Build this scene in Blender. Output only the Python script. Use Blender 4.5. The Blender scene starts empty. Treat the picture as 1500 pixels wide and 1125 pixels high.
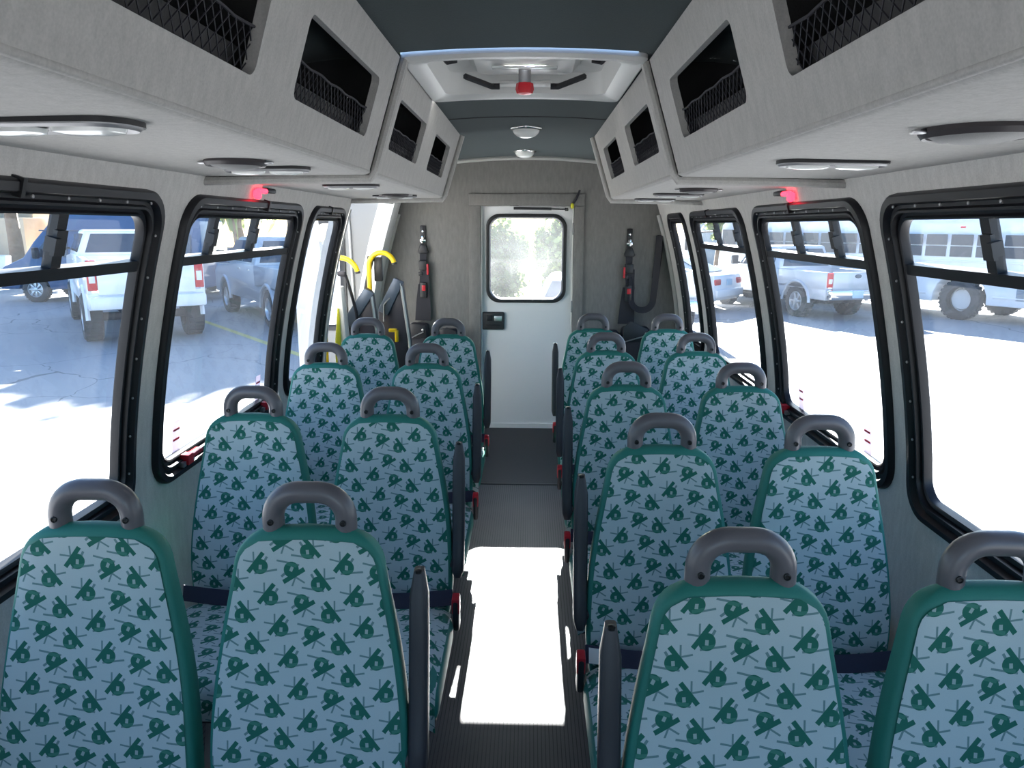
import bpy, bmesh, math, random
from mathutils import Vector, Matrix

random.seed(7)
SC = bpy.context.scene
COL = SC.collection
PI = math.pi
CX = -0.02            # centre line of the bus
GZ = -0.62            # ground below the bus floor


def lerp(a, b, t):
    return a + (b - a) * t


# ------------------------------------------------------------------ materials
def new_mat(name):
    m = bpy.data.materials.new(name)
    m.use_nodes = True
    nt = m.node_tree
    return m, nt, nt.nodes['Principled BSDF'], nt.nodes['Material Output']


def plain(name, col, rough=0.5, metal=0.0, spec=0.5, noise=0.0, nscale=60.0, bump=0.0, coat=0.0):
    m, nt, b, out = new_mat(name)
    b.inputs['Base Color'].default_value = (*col, 1)
    b.inputs['Roughness'].default_value = rough
    b.inputs['Metallic'].default_value = metal
    b.inputs['Specular IOR Level'].default_value = spec
    b.inputs['Coat Weight'].default_value = coat
    if noise or bump:
        tc = nt.nodes.new('ShaderNodeTexCoord')
        n = nt.nodes.new('ShaderNodeTexNoise')
        n.inputs['Scale'].default_value = nscale
        n.inputs['Detail'].default_value = 4
        nt.links.new(tc.outputs['Object'], n.inputs['Vector'])
        if noise:
            r = nt.nodes.new('ShaderNodeMapRange')
            r.inputs[3].default_value = 1 - noise
            r.inputs[4].default_value = 1 + noise
            nt.links.new(n.outputs['Fac'], r.inputs[0])
            mx = nt.nodes.new('ShaderNodeMix')
            mx.data_type = 'RGBA'
            mx.blend_type = 'MULTIPLY'
            mx.inputs[0].default_value = 1
            mx.inputs[6].default_value = (*col, 1)
            nt.links.new(r.outputs[0], mx.inputs[7])
            nt.links.new(mx.outputs[2], b.inputs['Base Color'])
        if bump:
            bp = nt.nodes.new('ShaderNodeBump')
            bp.inputs['Strength'].default_value = bump
            bp.inputs['Distance'].default_value = 0.002
            nt.links.new(n.outputs['Fac'], bp.inputs['Height'])
            nt.links.new(bp.outputs[0], b.inputs['Normal'])
    return m


def carpet(name, col, var=0.10):
    """short pile wall carpet: fine fibre speckle over broad brushed streaks"""
    m, nt, b, out = new_mat(name)
    b.inputs['Roughness'].default_value = 0.95
    b.inputs['Specular IOR Level'].default_value = 0.1
    b.inputs['Sheen Weight'].default_value = 0.15
    tc = nt.nodes.new('ShaderNodeTexCoord')
    n1 = nt.nodes.new('ShaderNodeTexNoise')
    n1.inputs['Scale'].default_value = 230
    n1.inputs['Detail'].default_value = 3
    mp = nt.nodes.new('ShaderNodeMapping')
    mp.inputs['Scale'].default_value = (34, 34, 9)
    n2 = nt.nodes.new('ShaderNodeTexNoise')
    n2.inputs['Scale'].default_value = 1.6
    n2.inputs['Detail'].default_value = 5
    L = nt.links.new
    L(tc.outputs['Object'], n1.inputs['Vector'])
    L(tc.outputs['Object'], mp.inputs['Vector'])
    L(mp.outputs[0], n2.inputs['Vector'])
    ad = nt.nodes.new('ShaderNodeMath')
    ad.operation = 'ADD'
    L(n1.outputs['Fac'], ad.inputs[0])
    L(n2.outputs['Fac'], ad.inputs[1])
    r = nt.nodes.new('ShaderNodeMapRange')
    r.inputs[1].default_value = 0.6
    r.inputs[2].default_value = 1.4
    r.inputs[3].default_value = 1 - var * 1.6
    r.inputs[4].default_value = 1 + var * 1.6
    L(ad.outputs[0], r.inputs[0])
    mx = nt.nodes.new('ShaderNodeMix')
    mx.data_type = 'RGBA'
    mx.blend_type = 'MULTIPLY'
    mx.inputs[0].default_value = 1
    mx.inputs[6].default_value = (*col, 1)
    L(r.outputs[0], mx.inputs[7])
    L(mx.outputs[2], b.inputs['Base Color'])
    bp = nt.nodes.new('ShaderNodeBump')
    bp.inputs['Strength'].default_value = 0.25
    bp.inputs['Distance'].default_value = 0.002
    L(n1.outputs['Fac'], bp.inputs['Height'])
    L(bp.outputs[0], b.inputs['Normal'])
    return m


def thin_glass(name, tint=(0.93, 0.96, 0.97), gloss=0.06, haze=0.03, hazecol=(0.8, 0.85, 0.9)):
    """a thin pane: clear transmission, a little mirror reflection, a dusty film that scatters light"""
    m = bpy.data.materials.new(name)
    m.use_nodes = True
    nt = m.node_tree
    nt.nodes.remove(nt.nodes['Principled BSDF'])
    out = nt.nodes['Material Output']
    tr = nt.nodes.new('ShaderNodeBsdfTransparent')
    tr.inputs[0].default_value = (*tint, 1)
    gl = nt.nodes.new('ShaderNodeBsdfGlossy')
    gl.inputs['Roughness'].default_value = 0.03
    tl = nt.nodes.new('ShaderNodeBsdfTranslucent')
    tl.inputs[0].default_value = (*hazecol, 1)
    lw = nt.nodes.new('ShaderNodeLayerWeight')
    k = NM(nt)
    rf = k.m('MULTIPLY_ADD', k.m('POWER', lw.outputs['Facing'], 5.0), 0.7, gloss)
    m1 = nt.nodes.new('ShaderNodeMixShader')
    nt.links.new(rf, m1.inputs[0])
    nt.links.new(tr.outputs[0], m1.inputs[1])
    nt.links.new(gl.outputs[0], m1.inputs[2])
    m2 = nt.nodes.new('ShaderNodeMixShader')
    tcn = nt.nodes.new('ShaderNodeTexCoord')
    nz = nt.nodes.new('ShaderNodeTexNoise')
    nz.inputs['Scale'].default_value = 2.5
    nz.inputs['Detail'].default_value = 5
    nt.links.new(tcn.outputs['Object'], nz.inputs['Vector'])
    rg = nt.nodes.new('ShaderNodeMapRange')
    rg.inputs[1].default_value = 0.3
    rg.inputs[2].default_value = 0.7
    rg.inputs[3].default_value = haze * 0.5
    rg.inputs[4].default_value = haze * 1.5
    nt.links.new(nz.outputs['Fac'], rg.inputs[0])
    nt.links.new(rg.outputs[0], m2.inputs[0])
    nt.links.new(m1.outputs[0], m2.inputs[1])
    nt.links.new(tl.outputs[0], m2.inputs[2])
    nt.links.new(m2.outputs[0], out.inputs[0])
    return m


class NM:
    """small helper that chains math nodes"""
    def __init__(s, nt):
        s.nt = nt

    def m(s, op, a, b=None, c=None):
        n = s.nt.nodes.new('ShaderNodeMath')
        n.operation = op
        for i, v in enumerate((a, b, c)):
            if v is None:
                continue
            if isinstance(v, (int, float)):
                n.inputs[i].default_value = v
            else:
                s.nt.links.new(v, n.inputs[i])
        return n.outputs[0]

    def inside(s, v, c, h):           # 1 where |v-c| < h
        return s.m('LESS_THAN', s.m('ABSOLUTE', s.m('SUBTRACT', v, c)), h)

    def rect(s, x, y, cx, cy, hx, hy):
        return s.m('MULTIPLY', s.inside(x, cx, hx), s.inside(y, cy, hy))

    def mix(s, f, a, b):
        n = s.nt.nodes.new('ShaderNodeMix')
        n.data_type = 'RGBA'
        s.nt.links.new(f, n.inputs[0])
        for k, v in ((6, a), (7, b)):
            if isinstance(v, tuple):
                n.inputs[k].default_value = (*v, 1)
            else:
                s.nt.links.new(v, n.inputs[k])
        return n.outputs[2]


def seat_fabric():
    """pale woven moquette with scattered dark green disc-and-bar motifs and thin grey-green strokes"""
    m, nt, b, out = new_mat('seat_fabric')
    b.inputs['Roughness'].default_value = 0.9
    b.inputs['Specular IOR Level'].default_value = 0.15
    b.inputs['Sheen Weight'].default_value = 0.1
    k = NM(nt)
    uv = nt.nodes.new('ShaderNodeUVMap')
    sp = nt.nodes.new('ShaderNodeSeparateXYZ')
    nt.links.new(uv.outputs[0], sp.inputs[0])
    oi = nt.nodes.new('ShaderNodeObjectInfo')
    u0 = k.m('ADD', sp.outputs[0], k.m('MULTIPLY', oi.outputs['Random'], 7.3))
    v0 = k.m('ADD', sp.outputs[1], k.m('MULTIPLY', oi.outputs['Random'], 3.1))
    PX, RX, RY = 0.170, 0.0197, -0.0615            # repeat of the weave: across, and the step from row to row

    def motif(ou, ov, rot, mirror):
        j = k.m('ROUND', k.m('DIVIDE', k.m('SUBTRACT', v0, ov), RY))
        lv = k.m('SUBTRACT', k.m('SUBTRACT', v0, ov), k.m('MULTIPLY', j, RY))
        uu = k.m('SUBTRACT', k.m('SUBTRACT', u0, ou), k.m('MULTIPLY', j, RX))
        lu = k.m('SUBTRACT', uu, k.m('MULTIPLY', k.m('ROUND', k.m('DIVIDE', uu, PX)), PX))
        if mirror:
            lu = k.m('MULTIPLY', lu, -1.0)
        t = math.radians(51 + rot)
        c, q = math.cos(t), math.sin(t)
        x = k.m('MULTIPLY_ADD', lu, c, k.m('MULTIPLY', lv, q))
        y = k.m('MULTIPLY_ADD', lv, c, k.m('MULTIPLY', lu, -q))

        def line(cx, cy, ang, hl, hw_):
            a = math.radians(ang)
            dx, dy = k.m('SUBTRACT', x, cx), k.m('SUBTRACT', y, cy)
            return k.rect(k.m('MULTIPLY_ADD', dx, math.cos(a), k.m('MULTIPLY', dy, math.sin(a))),
                          k.m('MULTIPLY_ADD', dy, math.cos(a), k.m('MULTIPLY', dx, -math.sin(a))), 0.0, 0.0, hl, hw_)
        r = k.m('SQRT', k.m('ADD', k.m('MULTIPLY', x, x), k.m('MULTIPLY', y, y)))
        dark = k.m('MAXIMUM', k.m('LESS_THAN', r, 0.0148), line(0.0013, 0.0121, 0, 0.0240, 0.0044))
        hole = line(-0.0008, -0.0006, 35, 0.0044, 0.0030)
        thin = k.m('MAXIMUM', line(-0.0052, 0.0250, 119, 0.0108, 0.0017), line(0.0080, 0.0225, 39, 0.0100, 0.0017))
        thin = k.m('MAXIMUM', thin, k.m('MAXIMUM', line(-0.0010, -0.0145, -43, 0.0225, 0.0019), line(0.0180, 0.0004, 8, 0.0055, 0.0024)))
        pale = line(-0.004, -0.0085, -43, 0.0120, 0.0032)
        return dark, hole, thin, pale

    ms = [motif(0.0, 0.0, 159, False), motif(0.1095, 0.0074, 0, False), motif(0.053, -0.027, 0, True)]
    dark, hole, thin, pale = [k.m('MAXIMUM', k.m('MAXIMUM', ms[0][q], ms[1][q]), ms[2][q]) for q in range(4)]
    # weave
    tc = nt.nodes.new('ShaderNodeTexNoise')
    tc.inputs['Scale'].default_value = 900
    nt.links.new(uv.outputs[0], tc.inputs['Vector'])
    base = k.mix(tc.outputs['Fac'], (0.45, 0.54, 0.54), (0.55, 0.65, 0.645))
    c1 = k.mix(thin, base, (0.16, 0.27, 0.27))
    c2 = k.mix(dark, c1, (0.026, 0.155, 0.112))
    c3 = k.mix(k.m('MULTIPLY', pale, dark), c2, (0.060, 0.225, 0.165))
    c4 = k.mix(k.m('MULTIPLY', hole, dark), c3, (0.34, 0.46, 0.43))
    nt.links.new(c4, b.inputs['Base Color'])
    bp = nt.nodes.new('ShaderNodeBump')
    bp.inputs['Strength'].default_value = 0.15
    bp.inputs['Distance'].default_value = 0.001
    nt.links.new(tc.outputs['Fac'], bp.inputs['Height'])
    nt.links.new(bp.outputs[0], b.inputs['Normal'])
    return m


def ribbed_floor():
    m, nt, b, out = new_mat('ribbed_rubber')
    b.inputs['Roughness'].default_value = 0.5
    k = NM(nt)
    tc = nt.nodes.new('ShaderNodeTexCoord')
    sp = nt.nodes.new('ShaderNodeSeparateXYZ')
    nt.links.new(tc.outputs['Object'], sp.inputs[0])
    saw = k.m('FRACT', k.m('DIVIDE', sp.outputs[0], 0.0125))
    rib = k.m('GREATER_THAN', saw, 0.22)
    n = nt.nodes.new('ShaderNodeTexNoise')
    n.inputs['Scale'].default_value = 5
    n.inputs['Detail'].default_value = 6
    nt.links.new(tc.outputs['Object'], n.inputs['Vector'])
    top = k.mix(n.outputs['Fac'], (0.065, 0.059, 0.066), (0.10, 0.092, 0.10))
    nt.links.new(k.mix(rib, (0.022, 0.019, 0.023), top), b.inputs['Base Color'])
    bp = nt.nodes.new('ShaderNodeBump')
    bp.inputs['Strength'].default_value = 0.6
    bp.inputs['Distance'].default_value = 0.003
    nt.links.new(rib, bp.inputs['Height'])
    nt.links.new(bp.outputs[0], b.inputs['Normal'])
    return m


def asphalt():
    m, nt, b, out = new_mat('old_asphalt')
    b.inputs['Roughness'].default_value = 0.9
    k = NM(nt)
    tc = nt.nodes.new('ShaderNodeTexCoord')
    n = nt.nodes.new('ShaderNodeTexNoise')
    n.inputs['Scale'].default_value = 0.35
    n.inputs['Detail'].default_value = 8
    nt.links.new(tc.outputs['Object'], n.inputs['Vector'])
    base = k.mix(n.outputs['Fac'], (0.25, 0.25, 0.255), (0.36, 0.355, 0.355))
    # a sparse web of cracks
    wp = nt.nodes.new('ShaderNodeTexNoise')
    wp.inputs['Scale'].default_value = 0.9
    wp.inputs['Detail'].default_value = 4
    nt.links.new(tc.outputs['Object'], wp.inputs['Vector'])
    ad = nt.nodes.new('ShaderNodeVectorMath')
    ad.operation = 'MULTIPLY_ADD'
    nt.links.new(wp.outputs['Color'], ad.inputs[0])
    ad.inputs[1].default_value = (0.9, 0.9, 0)
    nt.links.new(tc.outputs['Object'], ad.inputs[2])
    vo = nt.nodes.new('ShaderNodeTexVoronoi')
    vo.feature = 'DISTANCE_TO_EDGE'
    vo.inputs['Scale'].default_value = 0.28
    nt.links.new(ad.outputs[0], vo.inputs['Vector'])
    crack = k.m('LESS_THAN', vo.outputs['Distance'], 0.0025)
    nt.links.new(k.mix(crack, base, (0.13, 0.13, 0.14)), b.inputs['Base Color'])
    return m


def leaf_mat(name, c1, c2):
    m, nt, b, out = new_mat(name)
    b.inputs['Roughness'].default_value = 0.7
    k = NM(nt)
    g = nt.nodes.new('ShaderNodeNewGeometry')
    nt.links.new(k.mix(g.outputs['Random Per Island'], c1, c2), b.inputs['Base Color'])
    tl = nt.nodes.new('ShaderNodeBsdfTranslucent')
    tl.inputs[0].default_value = (*c2, 1)
    mx = nt.nodes.new('ShaderNodeMixShader')
    mx.inputs[0].default_value = 0.35
    nt.links.new(b.outputs[0], mx.inputs[1])
    nt.links.new(tl.outputs[0], mx.inputs[2])
    nt.links.new(mx.outputs[0], out.inputs[0])
    return m


M = dict(
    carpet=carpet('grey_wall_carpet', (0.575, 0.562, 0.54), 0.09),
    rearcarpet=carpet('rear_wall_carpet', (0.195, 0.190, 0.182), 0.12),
    binfab=carpet('pale_bin_carpet', (0.435, 0.426, 0.406), 0.09),
    teal=carpet('teal_ceiling_carpet', (0.015, 0.036, 0.042), 0.05),
    bindark=carpet('bin_lining', (0.05, 0.05, 0.052), 0.05),
    fabric=seat_fabric(),
    green=plain('green_seat_vinyl', (0.020, 0.195, 0.150), 0.6, noise=0.06, nscale=300, bump=0.1),
    grab=plain('grey_grip_plastic', (0.125, 0.115, 0.122), 0.34, spec=0.5, noise=0.05, nscale=500),
    arm=plain('dark_arm_rubber', (0.042, 0.037, 0.040), 0.45, noise=0.05, nscale=400),
    bolt=plain('black_bolt', (0.03, 0.03, 0.03), 0.35, 0.6),
    rubber=plain('black_rubber', (0.012, 0.012, 0.014), 0.42, spec=0.45),
    frame=plain('black_window_frame', (0.009, 0.009, 0.012), 0.40, spec=0.4),
    blackp=plain('black_plastic', (0.02, 0.02, 0.023), 0.45),
    web=plain('black_webbing', (0.02, 0.02, 0.027), 0.75, noise=0.2, nscale=700),
    webpurple=plain('navy_webbing', (0.035, 0.033, 0.06), 0.75, noise=0.2, nscale=700),
    red=plain('red_plastic', (0.55, 0.018, 0.03), 0.35),
    steel=plain('brushed_steel', (0.55, 0.55, 0.56), 0.35, 1.0),
    chrome=plain('chrome', (0.8, 0.8, 0.8), 0.12, 1.0),
    alu=plain('anodised_grey', (0.33, 0.33, 0.34), 0.45, 0.6),
    white=plain('white_gelcoat', (0.74, 0.74, 0.73), 0.35, noise=0.02, nscale=3),
    doorwhite=plain('white_door_paint', (0.70, 0.71, 0.72), 0.38, noise=0.02, nscale=4),
    leafgrey=plain('pale_grey_door_lining', (0.21, 0.213, 0.213), 0.45, noise=0.03, nscale=4),
    hatchwhite=plain('white_hatch_plastic', (0.72, 0.72, 0.70), 0.45),
    trimwhite=plain('grey_piping_vinyl', (0.42, 0.42, 0.41), 0.6),
    yellow=plain('yellow_powdercoat', (0.80, 0.56, 0.012), 0.35),
    yellowgreen=plain('lime_powdercoat', (0.62, 0.60, 0.03), 0.4),
    liftblack=plain('black_powdercoat', (0.028, 0.026, 0.036), 0.42, noise=0.1, nscale=200),
    floor=ribbed_floor(),
    mat=plain('black_floor_vinyl', (0.022, 0.021, 0.026), 0.55, noise=0.15, nscale=40),
    lens=plain('clear_ribbed_lens', (0.80, 0.82, 0.80), 0.15, spec=0.8),
    speaker=plain('grey_speaker_mesh', (0.20, 0.20, 0.20), 0.6, noise=0.4, nscale=900),
    paper=thin_glass('printed_label', tint=(0.55, 0.5, 0.55), gloss=0.02, haze=0.55, hazecol=(0.75, 0.68, 0.74)),
    glass=thin_glass('clear_pane', haze=0.035),
    rearglass=thin_glass('dusty_rear_pane', haze=0.025),
    asphalt=asphalt(),
    wpaint=plain('white_car_paint', (0.78, 0.79, 0.80), 0.3, coat=0.4),
    silver=plain('silver_car_paint', (0.50, 0.53, 0.57), 0.35, 0.25, coat=0.4),
    blue=plain('blue_van_paint', (0.03, 0.085, 0.19), 0.3, coat=0.5),
    navy=plain('navy_car_paint', (0.02, 0.045, 0.11), 0.3, coat=0.5),
    carglass=plain('dark_car_glass', (0.035, 0.045, 0.06), 0.06, spec=0.8),
    busglass=plain('tinted_bus_glass', (0.07, 0.075, 0.085), 0.2, spec=0.3),
    tyre=plain('tyre_rubber', (0.035, 0.035, 0.037), 0.8, noise=0.3, nscale=30),
    rim=plain('alloy_rim', (0.58, 0.59, 0.60), 0.28, 0.7),
    whiterim=plain('white_steel_rim', (0.7, 0.7, 0.7), 0.4),
    tail=plain('red_tail_lens', (0.55, 0.02, 0.02), 0.2),
    amber=plain('clear_reverse_lens', (0.75, 0.72, 0.72), 0.2),
    plate=plain('number_plate', (0.45, 0.62, 0.75), 0.4),
    bark=plain('tree_bark', (0.16, 0.11, 0.07), 0.9, noise=0.4, nscale=8),
    leaf=leaf_mat('green_leaves', (0.06, 0.11, 0.03), (0.20, 0.26, 0.08)),
    tan=plain('tan_stucco', (0.48, 0.40, 0.30), 0.9, noise=0.08, nscale=3),
    greywall=plain('grey_metal_siding', (0.32, 0.37, 0.42), 0.7, noise=0.05, nscale=2),
    orange=plain('orange_panel', (0.75, 0.36, 0.06), 0.5),
    yellowline=plain('yellow_road_paint', (0.55, 0.48, 0.16), 0.8, noise=0.3, nscale=12),
    darkwin=plain('dark_building_glass', (0.06, 0.055, 0.06), 0.2),
    orangebike=plain('orange_bike_paint', (0.7, 0.25, 0.06), 0.35),
)


def emit_mat(name, col, s):
    m, nt, b, out = new_mat(name)
    b.inputs['Base Color'].default_value = (*col, 1)
    b.inputs['Emission Color'].default_value = (*col, 1)
    b.inputs['Emission Strength'].default_value = s
    return m


M['redlamp'] = emit_mat('glowing_red_lens', (1.0, 0.03, 0.06), 1.6)


# ------------------------------------------------------------------ mesh building
class MB:
    def __init__(s):
        s.v, s.f, s.uv, s.sm = [], [], {}, []

    def add(s, vs, fs, smooth=True):
        o = len(s.v)
        s.v += [tuple(p) for p in vs]
        for f in fs:
            s.f.append(tuple(i + o for i in f))
            s.sm.append(smooth)
        return o

    def box(s, c, size, rot=None, bev=0.0, seg=2):
        bm = bmesh.new()
        bmesh.ops.create_cube(bm, size=1)
        bmesh.ops.scale(bm, vec=size, verts=bm.verts)
        if bev:
            bmesh.ops.bevel(bm, geom=list(bm.edges), offset=min(bev, min(size) * 0.49), segments=seg, affect='EDGES', profile=0.5)
        mt = Matrix.Translation(Vector(c))
        if rot is not None:
            mt = mt @ rot.to_4x4()
        bm.transform(mt)
        s.bm(bm, bool(bev))
        return s

    def bm(s, bm, smooth=False):
        bm.verts.index_update()
        s.add([v.co[:] for v in bm.verts], [[v.index for v in f.verts] for f in bm.faces], smooth)
        bm.free()

    def grid(s, rows, close_u=False, close_v=False, smooth=True):
        n, m = len(rows), len(rows[0])
        vs = [p for r in rows for p in r]
        fs = []
        for i in range(n if close_v else n - 1):
            for j in range(m if close_u else m - 1):
                i2, j2 = (i + 1) % n, (j + 1) % m
                fs.append((i * m + j, i * m + j2, i2 * m + j2, i2 * m + j))
        return s.add(vs, fs, smooth)

    def tube(s, pts, r, n=10, closed=False, cap=True, flat=1.0):
        """sweep a round (or flattened) section along a path"""
        pts = [Vector(p) for p in pts]
        m = len(pts)
        rows = []
        ref = None
        for i, p in enumerate(pts):
            a = pts[i - 1] if (i > 0 or closed) else p
            b = pts[(i + 1) % m] if (i < m - 1 or closed) else p
            t = (b - a).normalized()
            if ref is None:
                ref = Vector((0, 0, 1)) if abs(t.z) < 0.9 else Vector((1, 0, 0))
            x = (ref - t * ref.dot(t))
            if x.length < 1e-5:
                x = t.orthogonal()
            x.normalize()
            ref = x
            y = t.cross(x)
            ri = r[i] if isinstance(r, (list, tuple)) else r
            rows.append([p + x * (ri * math.cos(2 * PI * k / n)) + y * (ri * flat * math.sin(2 * PI * k / n)) for k in range(n)])
        o = s.grid(rows, close_u=True, close_v=closed)
        if cap and not closed:
            s.add(rows[0], [tuple(range(n))[::-1]], False)
            s.add(rows[-1], [tuple(range(n))], False)
        return s

    def ribbon(s, pts, side, w, t=0.0015):
        """flat webbing along a path; side = vector across the band"""
        side = Vector(side).normalized()
        pts = [Vector(p) for p in pts]
        rows = []
        for i, p in enumerate(pts):
            a, b = pts[max(i - 1, 0)], pts[min(i + 1, len(pts) - 1)]
            tg = (b - a).normalized()
            nn = tg.cross(side).normalized()
            rows.append([p - side * w / 2 - nn * t, p + side * w / 2 - nn * t, p + side * w / 2 + nn * t, p - side * w / 2 + nn * t])
        s.grid(rows, close_u=True, smooth=False)
        s.add(rows[0], [(3, 2, 1, 0)], False)
        s.add(rows[-1], [(0, 1, 2, 3)], False)
        return s

    def lathe(s, prof, n=24, mt=None, cap=True):
        """prof: (radius, height) pairs about local z"""
        rows = []
        for r, h in prof:
            rows.append([Vector((r * math.cos(2 * PI * k / n), r * math.sin(2 * PI * k / n), h)) for k in range(n)])
        if mt is not None:
            rows = [[mt @ p for p in r] for r in rows]
        s.grid(rows, close_u=True)
        if cap:
            s.add(rows[0], [tuple(range(n))[::-1]], False)
            s.add(rows[-1], [tuple(range(n))], False)
        return s

    def prism(s, poly, y0, y1, axis='y', bev=0.0, top_in=None):
        """extrude a polygon (a, b) along an axis; axis y: (x, z) polygon, axis x: (y, z) polygon, axis z: (x, y)"""
        def mk(a, b, h):
            return {'y': (a, h, b), 'x': (h, a, b), 'z': (a, b, h)}[axis]
        bm = bmesh.new()
        A = [bm.verts.new(mk(a, b, y0)) for a, b in poly]
        B = [bm.verts.new(mk(a, b, y1)) for a, b in poly]
        n = len(poly)
        bm.faces.new(A[::-1])
        bm.faces.new(B)
        for i in range(n):
            bm.faces.new((A[i], A[(i + 1) % n], B[(i + 1) % n], B[i]))
        bmesh.ops.recalc_face_normals(bm, faces=bm.faces)
        if bev:
            ed = [e for e in bm.edges if e.calc_face_angle(0) > 0.35]
            bmesh.ops.bevel(bm, geom=ed, offset=bev, segments=2, affect='EDGES', profile=0.5, clamp_overlap=True)
        s.bm(bm, bool(bev))
        return s

    def build(s, name, mat, parent=None, loc=None, recalc=True):
        me = bpy.data.meshes.new(name)
        sh = Vector((0, 0, 0))
        if parent is not None and parent.get('_world'):
            sh = Vector(parent['_world'])
        elif loc is not None:
            sh = Vector(loc)
        me.from_pydata([tuple(Vector(p) - sh) for p in s.v], [], s.f)
        for p, sm in zip(me.polygons, s.sm):
            p.use_smooth = sm
        if recalc:
            bm = bmesh.new()
            bm.from_mesh(me)
            bmesh.ops.remove_doubles(bm, verts=bm.verts, dist=1e-5)
            bmesh.ops.recalc_face_normals(bm, faces=bm.faces)
            bm.to_mesh(me)
            bm.free()
        try:
            me.set_sharp_from_angle(angle=math.radians(42))
        except Exception:
            pass
        me.materials.append(mat)
        o = bpy.data.objects.new(name, me)
        COL.objects.link(o)
        if parent is not None:
            o.parent = parent
            if parent.get('_world'):
                pass
        elif loc is not None:
            o.location = loc
        if parent is not None and parent.get('_world'):
            o['_world'] = parent['_world']
        return o


def tag(o, label=None, cat=None, group=None, kind=None):
    if label: o['label'] = label
    if cat: o['category'] = cat
    if group: o['group'] = group
    if kind: o['kind'] = kind
    return o


def thing(name, label, cat, loc=(0, 0, 0), group=None, kind=None, world=True, rz=0.0):
    """an Empty at the base of a thing; with world=True its parts are given in bus coordinates"""
    o = bpy.data.objects.new(name, None)
    o.empty_display_size = 0.1
    COL.objects.link(o)
    o.location = loc
    if world:
        o['_world'] = tuple(float(c) for c in loc)
    else:
        o.rotation_euler = (0, 0, rz)
    return tag(o, label, cat, group, kind)


def kids(o):
    return [c for c in bpy.data.objects if c.parent == o]


def copy_tree(o, parent=None):
    c = o.copy()
    COL.objects.link(c)
    if parent is not None:
        c.parent = parent
    for ch in kids(o):
        copy_tree(ch, c)
    return c


def struct(mb, name, mat, label, cat):
    return tag(mb.build(name, mat), label, cat, kind='structure')


# ------------------------------------------------------------------ the curved side walls
PROF = [(0, 1.205), (0.80, 1.205), (0.95, 1.19), (1.16, 1.155), (1.36, 1.11), (1.5, 1.075), (1.77, 0.992), (2.2, 0.85)]


def hw(z):
    for (a, x0), (b, x1) in zip(PROF, PROF[1:]):
        if z <= b:
            return lerp(x0, x1, (z - a) / (b - a))
    return PROF[-1][1]


def hws(z):            # smoothed
    return sum(hw(min(max(z + d, 0), 2.2)) for d in (-0.09, -0.045, 0, 0.045, 0.09)) / 5


def WP(side, y, z, off=0.0):
    """point on the inner face of a side wall; off > 0 towards the aisle"""
    s = (hws(z + 0.02) - hws(z - 0.02)) / 0.04
    n = Vector((-1, 0, s)).normalized()
    return Vector((CX + side * (hws(z) + off * n.x), y, z + off * n.z))


def rrect(y0, y1, z0, z1, r, n=8, m=10):
    """rounded rectangle as a closed loop with the sides subdivided; starts bottom-left, runs counter-clockwise in (y, z)"""
    pts = []
    cs = [(y1 - r, z0 + r, -PI / 2), (y1 - r, z1 - r, 0), (y0 + r, z1 - r, PI / 2), (y0 + r, z0 + r, PI)]
    for i, (cy, cz, a0) in enumerate(cs):
        for k in range(n + 1):
            a = a0 + PI / 2 * k / n
            pts.append((cy + r * math.cos(a), cz + r * math.sin(a)))
        nx = cs[(i + 1) % 4]
        a = nx[2]
        e = (nx[0] + r * math.cos(a), nx[1] + r * math.sin(a))
        b = pts[-1]
        for k in range(1, m):
            pts.append((lerp(b[0], e[0], k / m), lerp(b[1], e[1], k / m)))
    return pts


def to_rect(p, c, y0, y1, z0, z1):
    """push a point out from the centre c until it meets the rectangle"""
    dy, dz = p[0] - c[0], p[1] - c[1]
    t = 1e9
    if dy > 1e-9: t = min(t, (y1 - c[0]) / dy)
    if dy < -1e-9: t = min(t, (y0 - c[0]) / dy)
    if dz > 1e-9: t = min(t, (z1 - c[1]) / dz)
    if dz < -1e-9: t = min(t, (z0 - c[1]) / dz)
    return (c[0] + dy * t, c[1] + dz * t)


def outer_loop(inner, y0, y1, z0, z1):
    c = (sum(p[0] for p in inner) / len(inner), sum(p[1] for p in inner) / len(inner))
    out = [to_rect(p, c, y0, y1, z0, z1) for p in inner]
    for k in ((y0, z0), (y1, z0), (y1, z1), (y0, z1)):        # snap one point of the loop to each corner
        i = min(range(len(out)), key=lambda j: (out[j][0] - k[0]) ** 2 + (out[j][1] - k[1]) ** 2)
        out[i] = k
    return out


def holed(mb, mapf, y0, y1, z0, z1, hole, depth, rings=6, smooth=True):
    """panel with a rounded hole, the hole edge turned in by depth"""
    out = outer_loop(hole, y0, y1, z0, z1)
    rows = [[mapf(lerp(o[0], h[0], t), lerp(o[1], h[1], t), 0) for o, h in zip(out, hole)] for t in [i / rings for i in range(rings + 1)]]
    for d in (depth * 0.04, depth * 0.5, depth):
        rows.append([mapf(h[0], h[1], -d) for h in hole])
    mb.grid(rows, close_u=True, smooth=smooth)


WZ0, WZ1 = 0.765, 1.712
LEFT_W = [(-0.32, 0.82), (0.97, 2.125), (2.255, 3.425), (3.555, 4.205)]
RIGHT_W = [(-0.10, 0.94), (1.06, 2.185), (2.295, 3.425), (3.605, 4.745), (4.945, 5.505)]


def side_wall(side, wins, ye):
    mb = MB()
    mp = lambda y, z, o: WP(side, y, z, o)
    ys = [-2.2] + [(a[1] + b[0]) / 2 for a, b in zip(wins, wins[1:])] + [ye]
    for (a, b), y0, y1 in zip(wins, ys, ys[1:]):
        holed(mb, mp, y0, y1, 0.0, 2.2, rrect(a + 0.03, b - 0.03, WZ0 + 0.03, WZ1 - 0.03, 0.085), 0.032)
    return mb


lw = side_wall(-1, LEFT_W, 4.31)
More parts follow.
